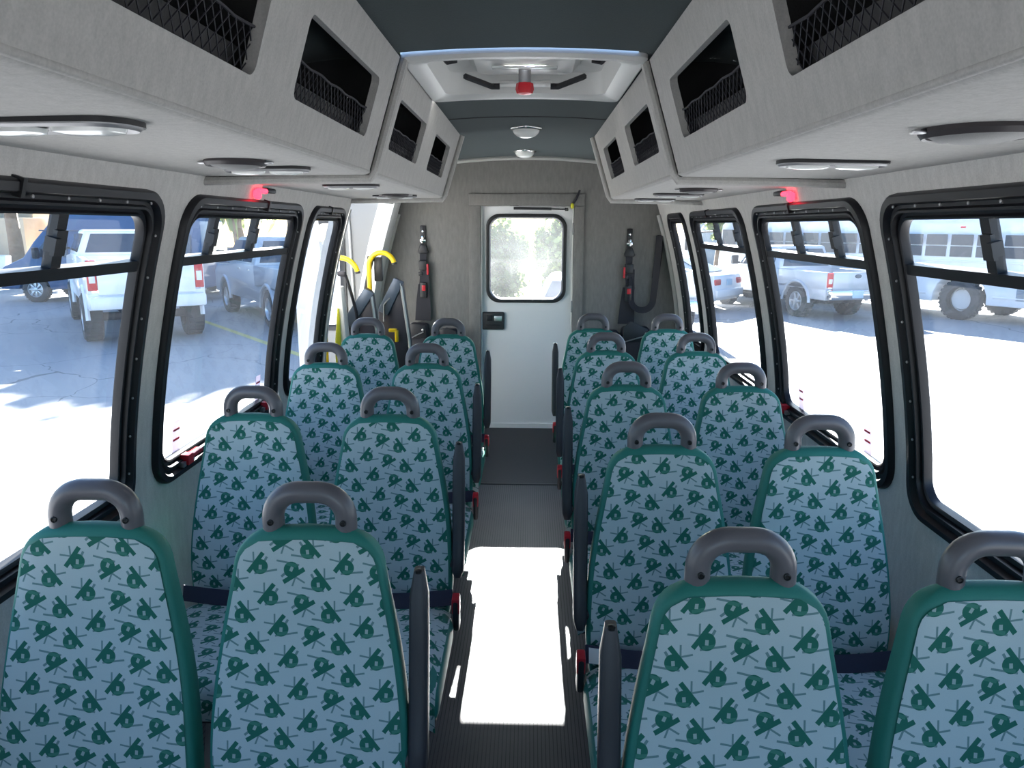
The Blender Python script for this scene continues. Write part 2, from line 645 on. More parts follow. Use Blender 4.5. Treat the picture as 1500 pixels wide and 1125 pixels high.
# jamb, header and rear post round the lift doorway
rows = [[WP(-1, 4.31, z, o) for o in (0, -0.10)] for z in [i * 0.1 for i in range(23)]]
lw.grid(rows)
lw.grid([[WP(-1, y, z, 0) for z in (1.77, 1.9, 2.05, 2.2)] for y in (4.31, 4.9, 5.55)])
struct(lw, 'wall_left', M['carpet'], 'grey carpeted bus side wall with the lift doorway at its end', 'wall')
rw = side_wall(1, RIGHT_W, 5.9)
struct(rw, 'wall_right', M['carpet'], 'grey carpeted bus side wall without a doorway', 'wall')

# rear corner post of the lift doorway
t = MB()
rows = []
for z in [i * 0.08 for i in range(28)]:
    rows.append([WP(-1, 5.55, z, -0.10), WP(-1, 5.55, z, 0.012), WP(-1, 5.57, z, 0.02), WP(-1, 5.76, z, 0.02), WP(-1, 5.83, z, 0.0)])
t.grid(rows, smooth=False)
struct(t, 'trim_1', M['white'], 'white painted corner post behind the lift doorway', 'trim')
t = MB()
for i, (o, y) in enumerate(((0.018, 5.80),)):
    t.tube([WP(-1, y, z, o) for z in [k * 0.09 for k in range(20)]], 0.016, 8)
struct(t, 'trim_2', M['trimwhite'], 'grey piping up the rear corner beside the lift', 'trim')
t = MB()
t.tube([WP(1, 5.81, z, 0.012) for z in [k * 0.09 for k in range(20)]], 0.018, 8)
struct(t, 'trim_3', M['trimwhite'], 'grey piping up the rear corner opposite the lift', 'trim')

# door sill strip of the lift doorway edge (bright aluminium)
t = MB()
t.tube([WP(-1, 4.315, z, 0.004) for z in [k * 0.09 for k in range(20)]], 0.006, 6)
struct(t, 'trim_4', M['hatchwhite'], 'thin white edge strip down the lift doorway jamb', 'trim')

# floor and rear vinyl
fl = MB()
fl.box((CX, 0.95, -0.02), (2.42, 7.1, 0.04))
struct(fl, 'floor', M['floor'], 'dark ribbed rubber aisle floor', 'floor')
fl = MB()
fl.box((CX, 5.175, -0.017), (2.42, 1.35, 0.04))
tag(fl.build('floor_mat', M['mat']), 'smooth black vinyl covering the floor by the rear door', 'floor', kind='structure')
t = MB()
t.box((CX, 4.50, 0.002), (2.40, 0.018, 0.006), bev=0.002)
struct(t, 'trim_5', M['blackp'], 'thin black joint strip across the floor', 'trim')


# ceiling
def ceil_z(x):
    return 2.135 - 0.10 * ((x - CX) / 1.0) ** 2


c = MB()
xs = [CX + (-1.02 + i * 0.068) for i in range(31)]
c.grid([[(x, y, ceil_z(x)) for x in xs] for y in (-2.2, -0.5, 2.34)])
c.grid([[(x, y, ceil_z(x)) for x in xs] for y in (3.13, 3.75, 4.9, 5.9)])
for a, b in ((-1.02, -0.375), (0.335, 1.02)):
    xx = [CX + lerp(a, b, i / 10) for i in range(11)]
    c.grid([[(x, y, ceil_z(x)) for x in xx] for y in (2.34, 2.7, 3.13)])
struct(c, 'ceiling', M['teal'], 'arched dark teal carpeted ceiling', 'ceiling')
t = MB()
for y in (3.74,):
    t.tube([(x, y, ceil_z(x) - 0.0005) for x in [CX - 0.45 + i * 0.06 for i in range(16)]], 0.003, 6)
struct(t, 'trim_6', M['blackp'], 'thin dark seam across the teal ceiling', 'trim')
t = MB()
t.tube([(x, 5.815, ceil_z(x) - 0.012) for x in [CX - 0.95 + i * 0.1 for i in range(20)]], 0.016, 8)
struct(t, 'trim_7', M['trimwhite'], 'pale piping where ceiling meets the rear wall', 'trim')

# rear wall with the door opening
rwm = MB()
YB = 5.83
DX0, DX1, DZ1 = -0.385, 0.335, 1.775


def rear_plate(mb, y):
    def mp(x, z):
        return (x, y, z)
    zs = [i * 0.1 for i in range(22)]
    mb.grid([[(lerp(CX - hws(z) - 0.03, DX0, k / 4), y, z) for k in range(5)] for z in zs])
    mb.grid([[(lerp(DX1, CX + hws(z) + 0.03, k / 4), y, z) for k in range(5)] for z in zs])
    mb.grid([[(lerp(DX0, DX1, k / 4), y, z) for k in range(5)] for z in (DZ1, 1.9, 2.1)])
    mb.grid([[(lerp(CX - 0.9, CX + 0.9, k / 8), y, z) for k in range(9)] for z in (2.1, 2.2)])
    # reveal
    mb.grid([[(DX0, yy, z) for yy in (y, y + 0.1)] for z in (0, DZ1)], smooth=False)
    mb.grid([[(DX1, yy, z) for yy in (y, y + 0.1)] for z in (0, DZ1)], smooth=False)
    mb.grid([[(x, yy, DZ1) for yy in (y, y + 0.1)] for x in (DX0, DX1)], smooth=False)


rear_plate(rwm, YB)
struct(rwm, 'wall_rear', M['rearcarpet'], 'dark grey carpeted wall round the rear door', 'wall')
t = MB()
t.box(((DX0 - 0.475) / 2 + 0.0, YB - 0.008, 0.885), (0.090, 0.016, 1.77), bev=0.004)
t.box(((DX1 + 0.412) / 2, YB - 0.008, 0.885), (0.077, 0.016, 1.77), bev=0.004)
t.box((-0.031, YB - 0.008, 1.8155), (0.888, 0.016, 0.089), bev=0.004)
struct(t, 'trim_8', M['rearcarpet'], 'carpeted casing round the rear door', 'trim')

# front bulkhead with a windscreen opening, behind the camera
fw = MB()
hole = [(y, z) for y, z in rrect(-1.02, 0.98, 0.75, 1.85, 0.12)]
holed(fw, lambda x, z, o: Vector((x, -2.2 + o, z)), -1.25, 1.21, 0.0, 2.2, hole, 0.05)
struct(fw, 'wall_front', M['carpet'], 'front bulkhead of the bus round the windscreen', 'wall')


# ------------------------------------------------------------------ windows
def bar(mb, side, y0, y1, z0, z1, o0, o1, n=8):
    """a bar that follows the wall curve"""
    rows = []
    for i in range(n + 1):
        z = lerp(z0, z1, i / n)
        rows.append([WP(side, y0, z, o0), WP(side, y1, z, o0), WP(side, y1, z, o1), WP(side, y0, z, o1)])
    mb.grid(rows, close_u=True, smooth=False)
    mb.add(rows[0], [(0, 1, 2, 3)], False)
    mb.add(rows[-1], [(3, 2, 1, 0)], False)


def window(n, side, y0, y1, label, mull=(), rail=True, sticks=(), latches=(), seam=None):
    mid = WP(side, (y0 + y1) / 2, WZ0)
    w = thing('window_%d' % n, label, 'window', tuple(mid), kind='structure')
    mb = MB()
    secs = [(0.0, -0.004), (0.0, 0.014), (0.005, 0.021), (0.022, 0.022), (0.027, 0.014), (0.031, 0.006), (0.040, 0.006), (0.044, 0.013), (0.050, 0.013),
            (0.054, -0.002), (0.062, -0.004), (0.066, 0.004), (0.071, 0.002), (0.074, -0.012), (0.074, -0.022)]
    rows = []
    for d, off in secs:
        lp = rrect(y0 + d, y1 - d, WZ0 + d, WZ1 - d, max(0.10 - d * 0.55, 0.03), 8, 14)
        rows.append([WP(side, a, b, off) for a, b in lp])
    mb.grid(rows, close_u=True)
    mb.build('frame', M['frame'], w)
    d = 0.070
    ya, yb, za, zb, zr = y0 + d, y1 - d, WZ0 + d, WZ1 - d, 1.505

    def sheet(name, a, b, p, q, off):
        g = MB()
        g.grid([[WP(side, lerp(a, b, j / 4), lerp(p, q, i / 12), off) for j in range(5)] for i in range(13)])
        return g.build(name, M['glass'], w)
    if rail:
        sheet('lower_pane', ya, yb, za, zr, -0.020)
        sheet('upper_pane', ya, yb, zr, zb, -0.018)
        r = MB()
        bar(r, side, ya - 0.01, yb + 0.01, zr - 0.014, zr + 0.014, -0.026, 0.000, 2)
        r.build('rail', M['frame'], w)
        for k, my in enumerate(mull):
            q = MB()
            bar(q, side, my - 0.018, my + 0.018, zr, zb + 0.005, -0.024, -0.002, 6)
            f = q.build('mullion', M['frame'], w)
            l = MB()
            bar(l, side, my - 0.030, my + 0.010, zr + 0.045, zb - 0.035, -0.002, 0.008, 4)
            bar(l, side, my - 0.046, my - 0.026, zr + 0.055, zb - 0.05, -0.008, 0.018, 4)
            l.build('latch', M['blackp'], f)
    else:
        sheet('pane', ya, yb, za, zb, -0.020)
    # screws along the inner flange
    s = MB()
    cnt = 9
    for i in range(cnt):
        y = lerp(y0 + 0.09, y1 - 0.09, i / (cnt - 1))
        s.lathe([(0.0045, 0), (0.0045, 0.003), (0.002, 0.0045)], 8, Matrix.Translation(WP(side, y, WZ1 - 0.033, 0.012)) @ Matrix.Rotation(-side * PI / 2, 4, 'Y'))
    for yy in (y0 + 0.031, y1 - 0.031):
        for i in range(7):
            z = lerp(WZ0 + 0.12, WZ1 - 0.12, i / 6)
            s.lathe([(0.004, 0), (0.004, 0.003), (0.002, 0.0045)], 8, Matrix.Translation(WP(side, yy, z, 0.012)) @ Matrix.Rotation(-side * PI / 2, 4, 'Y'))
    s.build('screw', M['alu'], w)
    if seam:
        j = MB()
        bar(j, side, seam - 0.006, seam + 0.006, WZ1 - 0.035, WZ1 + 0.004, 0.0, 0.026, 2)
        j.build('joint_cover', M['rubber'], w)
    for sy in sticks:
        q = MB()
        bar(q, side, sy - 0.028, sy + 0.028, WZ0 + 0.075, WZ0 + 0.185, -0.018, -0.016, 3)
        f = q.build('instruction_sticker', M['paper'], w)
        q = MB()
        for zz in (0.115, 0.15):
            bar(q, side, sy - 0.022, sy + 0.022, WZ0 + zz, WZ0 + zz + 0.007, -0.0165, -0.0145, 1)
        q.build('red_stripe', M['red'], f)
    for ly in latches:
        q = MB()
        bar(q, side, ly - 0.012, ly + 0.10, WZ0 + 0.047, WZ0 + 0.060, 0.002, 0.030, 2)
        bar(q, side, ly - 0.02, ly + 0.018, WZ0 + 0.030, WZ0 + 0.066, 0.0, 0.032, 2)
        f = q.build('release_handle', M['red'], w)
        q = MB()
        for yy in (-0.035, 0.030):
            bar(q, side, ly + yy - 0.010, ly + yy + 0.010, WZ0 + 0.028, WZ0 + 0.046, 0.0, 0.026, 2)
        q.build('latch_bracket', M['steel'], f)
    return w


window(1, -1, *LEFT_W[0], 'front side window on the lift side', (0.25,))
window(2, -1, *LEFT_W[1], 'large sliding window on the lift side by the first seat row', (1.69,), seam=1.50)
window(3, -1, *LEFT_W[2], 'large sliding window on the lift side with red release handles', (2.53, 2.91), sticks=(2.46, 3.25), latches=(2.47, 3.26), seam=2.92)
window(4, -1, *LEFT_W[3], 'narrow fixed window just ahead of the lift doorway', (), rail=False, seam=3.86)
window(5, 1, *RIGHT_W[0], 'front side window opposite the lift side', (0.45,))
window(6, 1, *RIGHT_W[1], 'large sliding window opposite the lift side by the first seat row', (1.72,))
window(7, 1, *RIGHT_W[2], 'large sliding window opposite the lift side by the second and third rows', (2.59, 2.96), sticks=(2.53, 3.18), latches=(2.52, 3.30), seam=2.90)
window(8, 1, *RIGHT_W[3], 'sliding window opposite the lift side by the fourth row', (3.81, 4.22), seam=4.25)
window(9, 1, *RIGHT_W[4], 'narrow fixed window in the corner by the rear wall', (), rail=False)

# ------------------------------------------------------------------ rear door
dr = thing('door_1', 'white rear exit door with a rounded window', 'door', (-0.025, YB + 0.05, 0.0), kind='structure')
mb = MB()
wx0, wx1, wz0, wz1 = -0.345, 0.283, 1.025, 1.712
holed(mb, lambda x, z, o: Vector((x, YB + 0.03 - o, z)), DX0, DX1, 0.035, DZ1, rrect(wx0 + 0.02, wx1 - 0.02, wz0 + 0.02, wz1 - 0.02, 0.085), 0.04)
mb.box((-0.025, YB + 0.026, 0.02), (0.72, 0.03, 0.04))
mb.build('door_panel', M['doorwhite'], dr)
mb = MB()
rows = []
for d, o in [(0, 0.0), (0.002, 0.016), (0.012, 0.020), (0.026, 0.016), (0.034, 0.0), (0.036, -0.04)]:
    rows.append([Vector((x, YB + 0.03 - o, z)) for x, z in rrect(wx0 + d, wx1 - d, wz0 + d, wz1 - d, 0.105 - d * 0.6)])
mb.grid(rows, close_u=True)
mb.build('window_gasket', M['rubber'], dr)
mb = MB()
mb.grid([[(x, YB + 0.055, z) for x in (wx0 + 0.02, wx1 - 0.02)] for z in (wz0 + 0.02, wz1 - 0.02)])
mb.build('pane', M['rearglass'], dr)
hb = MB()
hb.box((-0.289, YB + 0.018, 0.882), (0.178, 0.030, 0.142), bev=0.022, seg=4)
h = hb.build('handle_housing', M['blackp'], dr)
q = MB()
q.box((-0.249, YB + 0.001, 0.902), (0.062, 0.012, 0.042), bev=0.004)
q.build('latch_plate', M['steel'], h)
q = MB()
q.box((-0.318, YB + 0.001, 0.905), (0.045, 0.012, 0.045), bev=0.008)
q.box((-0.29, YB + 0.0, 0.850), (0.12, 0.008, 0.012), bev=0.003)
q.build('paddle', M['frame'], h)
s = MB()
s.tube([(-0.13, YB - 0.005, 1.752), (0.16, YB - 0.005, 1.748)], 0.010, 10)
s.tube([(0.16, YB - 0.005, 1.748), (0.27, YB - 0.005, 1.745)], 0.005, 8)
s.box((-0.125, YB + 0.0, 1.776), (0.07, 0.03, 0.014), bev=0.004)
s.lathe([(0.012, -0.012), (0.015, 0), (0.012, 0.012)], 10, Matrix.Translation((0.276, YB - 0.005, 1.745)))
s.build('gas_strut', M['blackp'], dr)
s = MB()
s.tube([(DX0 + 0.006, YB + 0.004, 0.03), (DX0 + 0.006, YB + 0.004, DZ1 - 0.006), (DX1 - 0.006, YB + 0.004, DZ1 - 0.006), (DX1 - 0.006, YB + 0.004, 0.03)], 0.006, 8)
s.build('door_seal', M['hatchwhite'], dr)
s = MB()
for z in (0.35, 1.0, 1.6):
    s.box((DX1 - 0.006, YB + 0.002, z), (0.012, 0.02, 0.09), bev=0.003)
s.build('hinge', M['alu'], dr)

st = thing('pull_strap', 'short black strap with a yellow end hanging at the rear door corner', 'strap', (0.345, YB - 0.02, 1.80))
q = MB()
q.tube([(0.372, YB - 0.020, 1.888), (0.362, YB - 0.024, 1.86), (0.345, YB - 0.022, 1.82), (0.325, YB - 0.02, 1.79)], 0.008, 8)
q.build('cord', M['web'], st)
q = MB()
q.lathe([(0.006, -0.022), (0.013, -0.012), (0.014, 0.008), (0.006, 0.02)], 10, Matrix.Translation((0.318, YB - 0.02, 1.772)))
q.build('tip', M['yellowgreen'], st)

# ------------------------------------------------------------------ lift doorway: two open leaves
dl = thing('door_2', 'pale rear leaf of the lift doors swung open, with a dark framed window', 'door', (-1.6, 5.6, 0), kind='structure')
mb = MB()
hole = rrect(-1.63, -1.40, 0.85, 1.66, 0.06)
def leaf_map(x, z, o):
    if x > -1.37:
        x = lerp(-1.37, CX - hws(min(z, 1.79)) - 0.03, (x + 1.37) / 0.37)
    return Vector((x, 5.58 - o, z))


holed(mb, leaf_map, -1.70, -1.0, -0.02, 1.80, hole, 0.03)
mb.build('door_panel', M['leafgrey'], dl)
mb = MB()
rows = []
for d, o in [(-0.02, 0.0), (-0.018, 0.014), (0.012, 0.016), (0.028, 0.004), (0.03, -0.03)]:
    rows.append([Vector((x, 5.58 - o, z)) for x, z in rrect(-1.63 + d, -1.40 - d, 0.85 + d, 1.66 - d, 0.06)])
mb.grid(rows, close_u=True)
mb.build('window_gasket', M['rubber'], dl)
mb = MB()
mb.grid([[(x, 5.60, z) for x in (-1.61, -1.42)] for z in (0.87, 1.64)])
mb.build('pane', M['glass'], dl)
mb = MB()
mb.tube([(-1.322, 5.565, 0.05), (-1.327, 5.565, 1.0), (-1.345, 5.565, 1.7)], 0.010, 8)
mb.build('door_seal', M['trimwhite'], dl)
dl = thing('door_3', 'white front leaf of the lift doors swung ajar beyond the narrow window', 'door', (-1.38, 4.62, 0), kind='structure')
mb = MB()
a, b = Vector((-1.25, 4.36)), Vector((-1.595, 5.08))
n2 = Vector(((b - a).y, -(b - a).x)).normalized() * 0.02
mb.prism([tuple(a + n2), tuple(b + n2), tuple(b - n2), tuple(a - n2)], -0.05, 1.80, 'z', bev=0.008)
mb.build('door_panel', M['white'], dl)

# ------------------------------------------------------------------ overhead bins
BT, BB = 0.378, 0.478          # half distance of the face at top (z 2.1) and bottom (z 1.782)
ZT, ZB = 2.112, 1.782


def FP(side, y, z, off=0.0):
    t = (2.1 - z) / (2.1 - 1.782)
    n = Vector((-1, 0, -0.3145)).normalized()
    return Vector((CX + side * (lerp(BT, BB, t) + off * n.x), y, z + off * n.z))


def overhead_bin(side, ya, yb, opens, label):
    b = thing('overhead_bin', label, 'luggage bin', (CX + side * 0.75, (ya + yb) / 2, 1.77), group='overhead luggage bins')
    mb = MB()
    ys = [ya] + [(p[1] + q[0]) / 2 for p, q in zip(opens, opens[1:])] + [yb]
    for (p, q), y0, y1 in zip(opens, ys, ys[1:]):
        holed(mb, lambda y, z, o: FP(side, y, z, o), y0, y1, ZB, ZT, rrect(p, q, 1.865, 2.021, 0.022, 6, 6), 0.022, 4)
    # rounded lower edge then the underside to the wall
    rows = []
    for y in [lerp(ya, yb, i / 8) for i in range(9)]:
        e = FP(side, y, ZB)
        r = [FP(side, y, ZB + 0.006, -0.0008), e, e + Vector((side * 0.004, 0, -0.006)), e + Vector((side * 0.014, 0, -0.010))]
        wx = WP(side, y, 1.765)
        for k in range(1, 7):
            r.append(Vector((lerp(e.x + side * 0.014, wx.x + side * 0.03, k / 6), y, lerp(ZB - 0.010, 1.766, k / 6))))
        rows.append(r)
    mb.grid(rows)
    mb.tube([FP(side, y, ZB - 0.001, -0.004) for y in (ya, (ya + yb) / 2, yb)], 0.0065, 10)
    mb.build('shell', M['binfab'], b)
    ln = MB()
    for (p, q), y0, y1 in zip(opens, ys, ys[1:]):
        # lining: shelf, back, top and sides of the compartment
        xf = 0.026
        a0, a1 = CX + side * (0.44 + xf), CX + side * 0.96
        ln.grid([[(x, y, 1.80) for x in (CX + side * 0.50, a1)] for y in (y0, y1)], smooth=False)
        ln.grid([[(CX + side * 0.93, y, z) for z in (1.80, 2.1)] for y in (y0, y1)], smooth=False)
        for y in (y0 + 0.012, y1 - 0.012):
            ln.add([FP(side, y, 1.80, -0.015), (CX + side * 0.95, y, 1.80), (CX + side * 0.90, y, 2.1), FP(side, y, 2.1, -0.015)], [(0, 1, 2, 3)], False)
        # inner lip behind the net
        ln.grid([[FP(side, y, z, -0.05) for z in (1.80, 1.905)] for y in (y0 + 0.012, y1 - 0.012)], smooth=False)
    ln.build('lining', M['bindark'], b)
    for p, q in opens:
        nt = MB()
        h = 0.075
        step = 0.030
        k = int((q - p + h) / step) + 1
        for i in range(k):
            for sg in (1, -1):
                u0 = p + i * step - (h if sg > 0 else 0)
                u1 = u0 + h * sg + (h if sg < 0 else 0) - (0 if sg > 0 else 0)
                if sg < 0:
                    u0, u1 = p + i * step, p + i * step - h
                # clip to the opening
                t0, t1 = 0.0, 1.0
                if abs(u1 - u0) > 1e-6:
                    for lim in (p, q):
                        tt = (lim - u0) / (u1 - u0)
                        if lim == p:
                            if u1 > u0: t0 = max(t0, tt)
                            else: t1 = min(t1, tt)
                        else:
                            if u1 > u0: t1 = min(t1, tt)
                            else: t0 = max(t0, tt)
                if t1 - t0 < 0.05:
                    continue
                A = FP(side, lerp(u0, u1, t0), 1.862 + h * t0, -0.018)
                B = FP(side, lerp(u0, u1, t1), 1.862 + h * t1, -0.018)
                nt.tube([A, B], 0.0013, 4, cap=False)
        top = [FP(side, y, 1.862 + h + 0.002 * math.sin((y - p) * 40), -0.018) for y in [lerp(p, q, i / 16) for i in range(17)]]
        nt.tube(top, 0.003, 5)
        nt.build('net', M['web'], b)
    return b


overhead_bin(-1, -1.6, 2.355, [(-0.75, 0.42), (0.66, 1.325), (1.532, 2.188)], 'long front luggage bin above the windows on the lift side')
overhead_bin(-1, 2.385, 4.285, [(2.53, 3.14), (3.445, 4.03)], 'rear luggage bin above the windows on the lift side')
overhead_bin(1, -1.6, 2.395, [(-0.75, 0.42), (0.66, 1.333), (1.572, 2.21)], 'long front luggage bin above the windows opposite the lift side')
overhead_bin(1, 2.425, 4.36, [(2.605, 3.215), (3.54, 4.11)], 'rear luggage bin above the windows opposite the lift side')


def bulkhead(side, y, th, n, label, close=False):
    """padded rib that follows the bin section"""
    mb = MB()
    pr = 0.012
    pts = [FP(side, y, ZT, pr), FP(side, y, 2.0, pr), FP(side, y, 1.9, pr), FP(side, y, ZB + 0.01, pr)]
    e = FP(side, y, ZB, pr)
    pts += [e + Vector((side * 0.012, 0, -0.016)), Vector((CX + side * 0.7, y, 1.760)), WP(side, y, 1.752, -0.005)]
    mb.tube(pts, th, 8)
    if close:
        ring = [FP(side, y, ZT), FP(side, y, 1.95), FP(side, y, ZB), Vector((CX + side * 0.52, y, 1.770)), WP(side, y, 1.762, -0.01), WP(side, y, 1.95, -0.01), WP(side, y, ZT, -0.01)]
        mb.add(ring, [tuple(range(len(ring)))], False)
    struct(mb, 'trim_%d' % n, M['binfab'], label, 'trim')


bulkhead(-1, 2.37, 0.014, 9, 'padded rib between the two luggage bins on the lift side')
bulkhead(-1, 4.295, 0.014, 10, 'padded end rib closing the rear luggage bin above the lift', True)
bulkhead(1, 2.41, 0.014, 11, 'padded rib between the two luggage bins opposite the lift side')
bulkhead(1, 4.37, 0.014, 12, 'padded end rib closing the rear luggage bin opposite the lift', True)


# ------------------------------------------------------------------ underside lamps and speakers
def under_z(x):
    t = (abs(x - CX) - 0.49) / (1.0 - 0.49)
    return lerp(ZB - 0.010, 1.766, min(max(t, 0), 1))


def read_light(x0, x1, y, label, w=0.075, yaw=0.0):
    cx = (x0 + x1) / 2
    z = under_z(cx) - 0.003
    o = thing('reading_light', label, 'lamp', (cx, y, z), group='reading lights under the bins')
    L = x1 - x0
    mt = Matrix.Translation((cx, y, z)) @ Matrix.Rotation(yaw, 4, 'Z')
    mb = MB()
    lp = rrect(-L / 2, L / 2, -w / 2, w / 2, w * 0.45, 6, 4)
    rows = [[mt @ Vector((a * s, b * s2, h)) for a, b in lp] for s, s2, h in ((1.03, 1.1, 0.004), (1.02, 1.08, -0.006), (0.99, 0.96, -0.010), (0.96, 0.86, -0.005), (0.0, 0.0, -0.003))]
    mb.grid(rows, close_u=True)
    mb.build('bezel', M['alu'], o)
    mb = MB()
    rows = [[mt @ Vector((a * 1.045, b * 1.16, h)) for a, b in lp] for h in (0.004, -0.004)]
    rows2 = [[mt @ Vector((a * 1.0, b * 1.0, -0.004)) for a, b in lp]]
    mb.grid(rows + rows2, close_u=True)
    mb.build('gasket', M['rubber'], o)
    for s in (-1, 1):
        mb = MB()
        l2 = rrect(-L * 0.20, L * 0.20, -w * 0.26, w * 0.26, w * 0.2, 5, 3)
        c = Vector((s * L * 0.235, 0, 0))
        rows = [[mt @ (c + Vector((a * k, b * k, h))) for a, b in l2] for k, h in ((1.0, -0.006), (0.95, -0.013), (0.7, -0.016), (0.0, -0.017))]
        mb.grid(rows, close_u=True)
        mb.build('lens', M['lens'], o)
    return o


def round_speaker(x, y, r, label):
    z = under_z(x) - 0.002
    o = thing('ceiling_speaker', label, 'speaker', (x, y, z), group='round speakers under the bins')
    mb = MB()
    mt = Matrix.Translation((x, y, z)) @ Matrix.Rotation(PI, 4, 'X')
    mb.lathe([(r * 1.08, -0.003), (r * 1.10, 0.004), (r * 1.02, 0.012), (r * 0.95, 0.010), (r * 0.94, 0.004)], 32, mt, cap=False)
    mb.build('rim', M['arm'], o)
    mb = MB()
    mb.lathe([(r * 0.95, 0.006), (r * 0.8, 0.013), (r * 0.5, 0.018), (r * 0.2, 0.020), (0.001, 0.0205)], 32, mt, cap=False)
    mb.build('grille', M['speaker'], o)
    for s in (-1, 1):
        mb = MB()
        mb.box((x + s * r * 1.2, y, z - 0.003), (0.022, 0.014, 0.006), bev=0.002)
        mb.build('mounting_tab', M['steel'], o)
    return o


read_light(-0.86, -0.59, 1.15, 'reading light with two lenses closest to the front under the bin on the lift side', 0.10, -0.06)
round_speaker(-0.705, 1.82, 0.066, 'round speaker under the front bin on the lift side')
read_light(-0.815, -0.592, 2.03, 'reading light just ahead of the padded rib on the lift side', yaw=-0.08)
read_light(-0.785, -0.577, 2.88, 'reading light under the middle of the rear bin on the lift side', yaw=-0.08)
read_light(-0.80, -0.583, 3.86, 'reading light at the end of the rear bin above the lift', yaw=-0.08)
round_speaker(-0.665, 3.74, 0.06, 'round speaker at the end of the rear bin above the lift')
round_speaker(0.69, 1.21, 0.078, 'large round speaker under the front bin opposite the lift side')
read_light(0.572, 0.818, 1.79, 'reading light with two lenses under the front bin opposite the lift side', yaw=0.08)
round_speaker(0.672, 3.08, 0.07, 'round speaker under the rear bin opposite the lift side')
read_light(0.572, 0.798, 3.55, 'reading light behind the round speaker opposite the lift side', yaw=0.1)
read_light(0.575, 0.79, 4.20, 'reading light at the end of the rear bin opposite the lift side', yaw=0.1)


def exit_lamp(side, y, label):
    p = WP(side, y, 1.745, 0.012)
    o = thing('exit_marker_lamp', label, 'lamp', tuple(p), group='red exit marker lamps')
    mb = MB()
    mb.box(p + Vector((0, 0.050, 0.006)), (0.03, 0.10, 0.018), bev=0.006)
    mb.build('housing', M['blackp'], o)
    mb = MB()
    mb.box(p + Vector((-side * 0.004, -0.030, 0.002)), (0.024, 0.075, 0.018), bev=0.008, seg=3)
    mb.lathe([(0.008, 0.016), (0.015, 0.008), (0.015, -0.012), (0.006, -0.02)], 12, Matrix.Translation(p + Vector((-side * 0.002, -0.075, -0.010))))
    mb.build('lens', M['redlamp'], o)


exit_lamp(-1, 2.86, 'red exit marker lamp glowing above the window with red handles on the lift side')
exit_lamp(1, 2.93, 'red exit marker lamp glowing above the window opposite the lift side')

# ------------------------------------------------------------------ roof hatch and dome lights
HX, HY = -0.025, 2.735
hz = 2.125
ha = thing('roof_hatch', 'white framed roof escape hatch with a red knob', 'roof hatch', (HX, HY, hz))
mb = MB()


def hmap(lp, s, z):
    return [Vector((HX + a * s, HY + b * s, ceil_z(HX + a * s) + z)) for a, b in lp]


o1 = rrect(-0.372, 0.372, -0.385, 0.385, 0.03, 5, 8)
o2 = rrect(-0.305, 0.305, -0.31, 0.31, 0.06, 5, 8)


def two(l, z):
    return [Vector((HX + a, HY + b, ceil_z(HX + a) + z)) for a, b in l]


rows = [two(o1, 0.012), two(o1, -0.012)]
rows.append(two(rrect(-0.362, 0.362, -0.375, 0.375, 0.03, 5, 8), -0.022))
rows.append(two(rrect(-0.33, 0.33, -0.34, 0.34, 0.05, 5, 8), -0.020))
rows.append(two(o2, -0.010))
rows.append(two(rrect(-0.30, 0.30, -0.305, 0.305, 0.06, 5, 8), 0.02))
rows.append(two(rrect(-0.285, 0.285, -0.29, 0.29, 0.06, 5, 8), 0.075))
mb.grid(rows, close_u=True)
mb.build('frame', M['hatchwhite'], ha)
mb = MB()
lp = [rrect(-0.29, 0.29, -0.295, 0.295, 0.06, 5, 8), rrect(-0.20, 0.20, -0.20, 0.20, 0.05, 5, 8), rrect(-0.17, 0.17, -0.17, 0.16, 0.05, 5, 8), rrect(-0.01, 0.01, -0.01, 0.01, 0.004, 5, 8)]
lp[0] = rrect(-0.305, 0.305, -0.31, 0.31, 0.06, 5, 8)
rows = [two(lp[0], 0.066), two(lp[1], 0.066), two(lp[2], 0.03), two(lp[3], 0.022)]
mb.grid(rows, close_u=True)
mb.build('lid', M['hatchwhite'], ha)
for s in (-1, 1):
    mb = MB()
    mb.tube([(HX + s * 0.21, HY + 0.05, hz + 0.012), (HX + s * 0.125, HY + 0.20, hz + 0.005), (HX + s * 0.095, HY + 0.20, hz + 0.005)], 0.011, 6)
    mb.build('bracket', M['blackp'], ha)
    mb = MB()
    mb.tube([(HX + s * 0.27, HY - 0.22, hz + 0.03), (HX + s * 0.25, HY - 0.18, hz + 0.012), (HX + s * 0.22, HY - 0.17, hz + 0.02)], 0.008, 6)
    mb.build('hinge_arm', M['blackp'], ha)
mb = MB()
mb.tube([(HX, HY + 0.04, hz + 0.035), (HX, HY + 0.055, hz - 0.012)], 0.022, 10)
kn = mb.build('stem', M['alu'], ha)
mb = MB()
mb.lathe([(0.020, 0.012), (0.030, 0.008), (0.033, -0.012), (0.028, -0.026), (0.010, -0.030)], 8, Matrix.Translation((HX, HY + 0.058, hz - 0.018)))
mb.build('knob', M['red'], ha)
mb = MB()
mb.box((HX + 0.0, HY - 0.03, hz + 0.026), (0.225, 0.03, 0.008), bev=0.003)
mb.build('clear_strip', M['lens'], ha)
mb = MB()
mb.box((HX, HY + 0.235, hz + 0.02), (0.20, 0.07, 0.012), bev=0.004)
mb.build('latch_plate', M['hatchwhite'], ha)


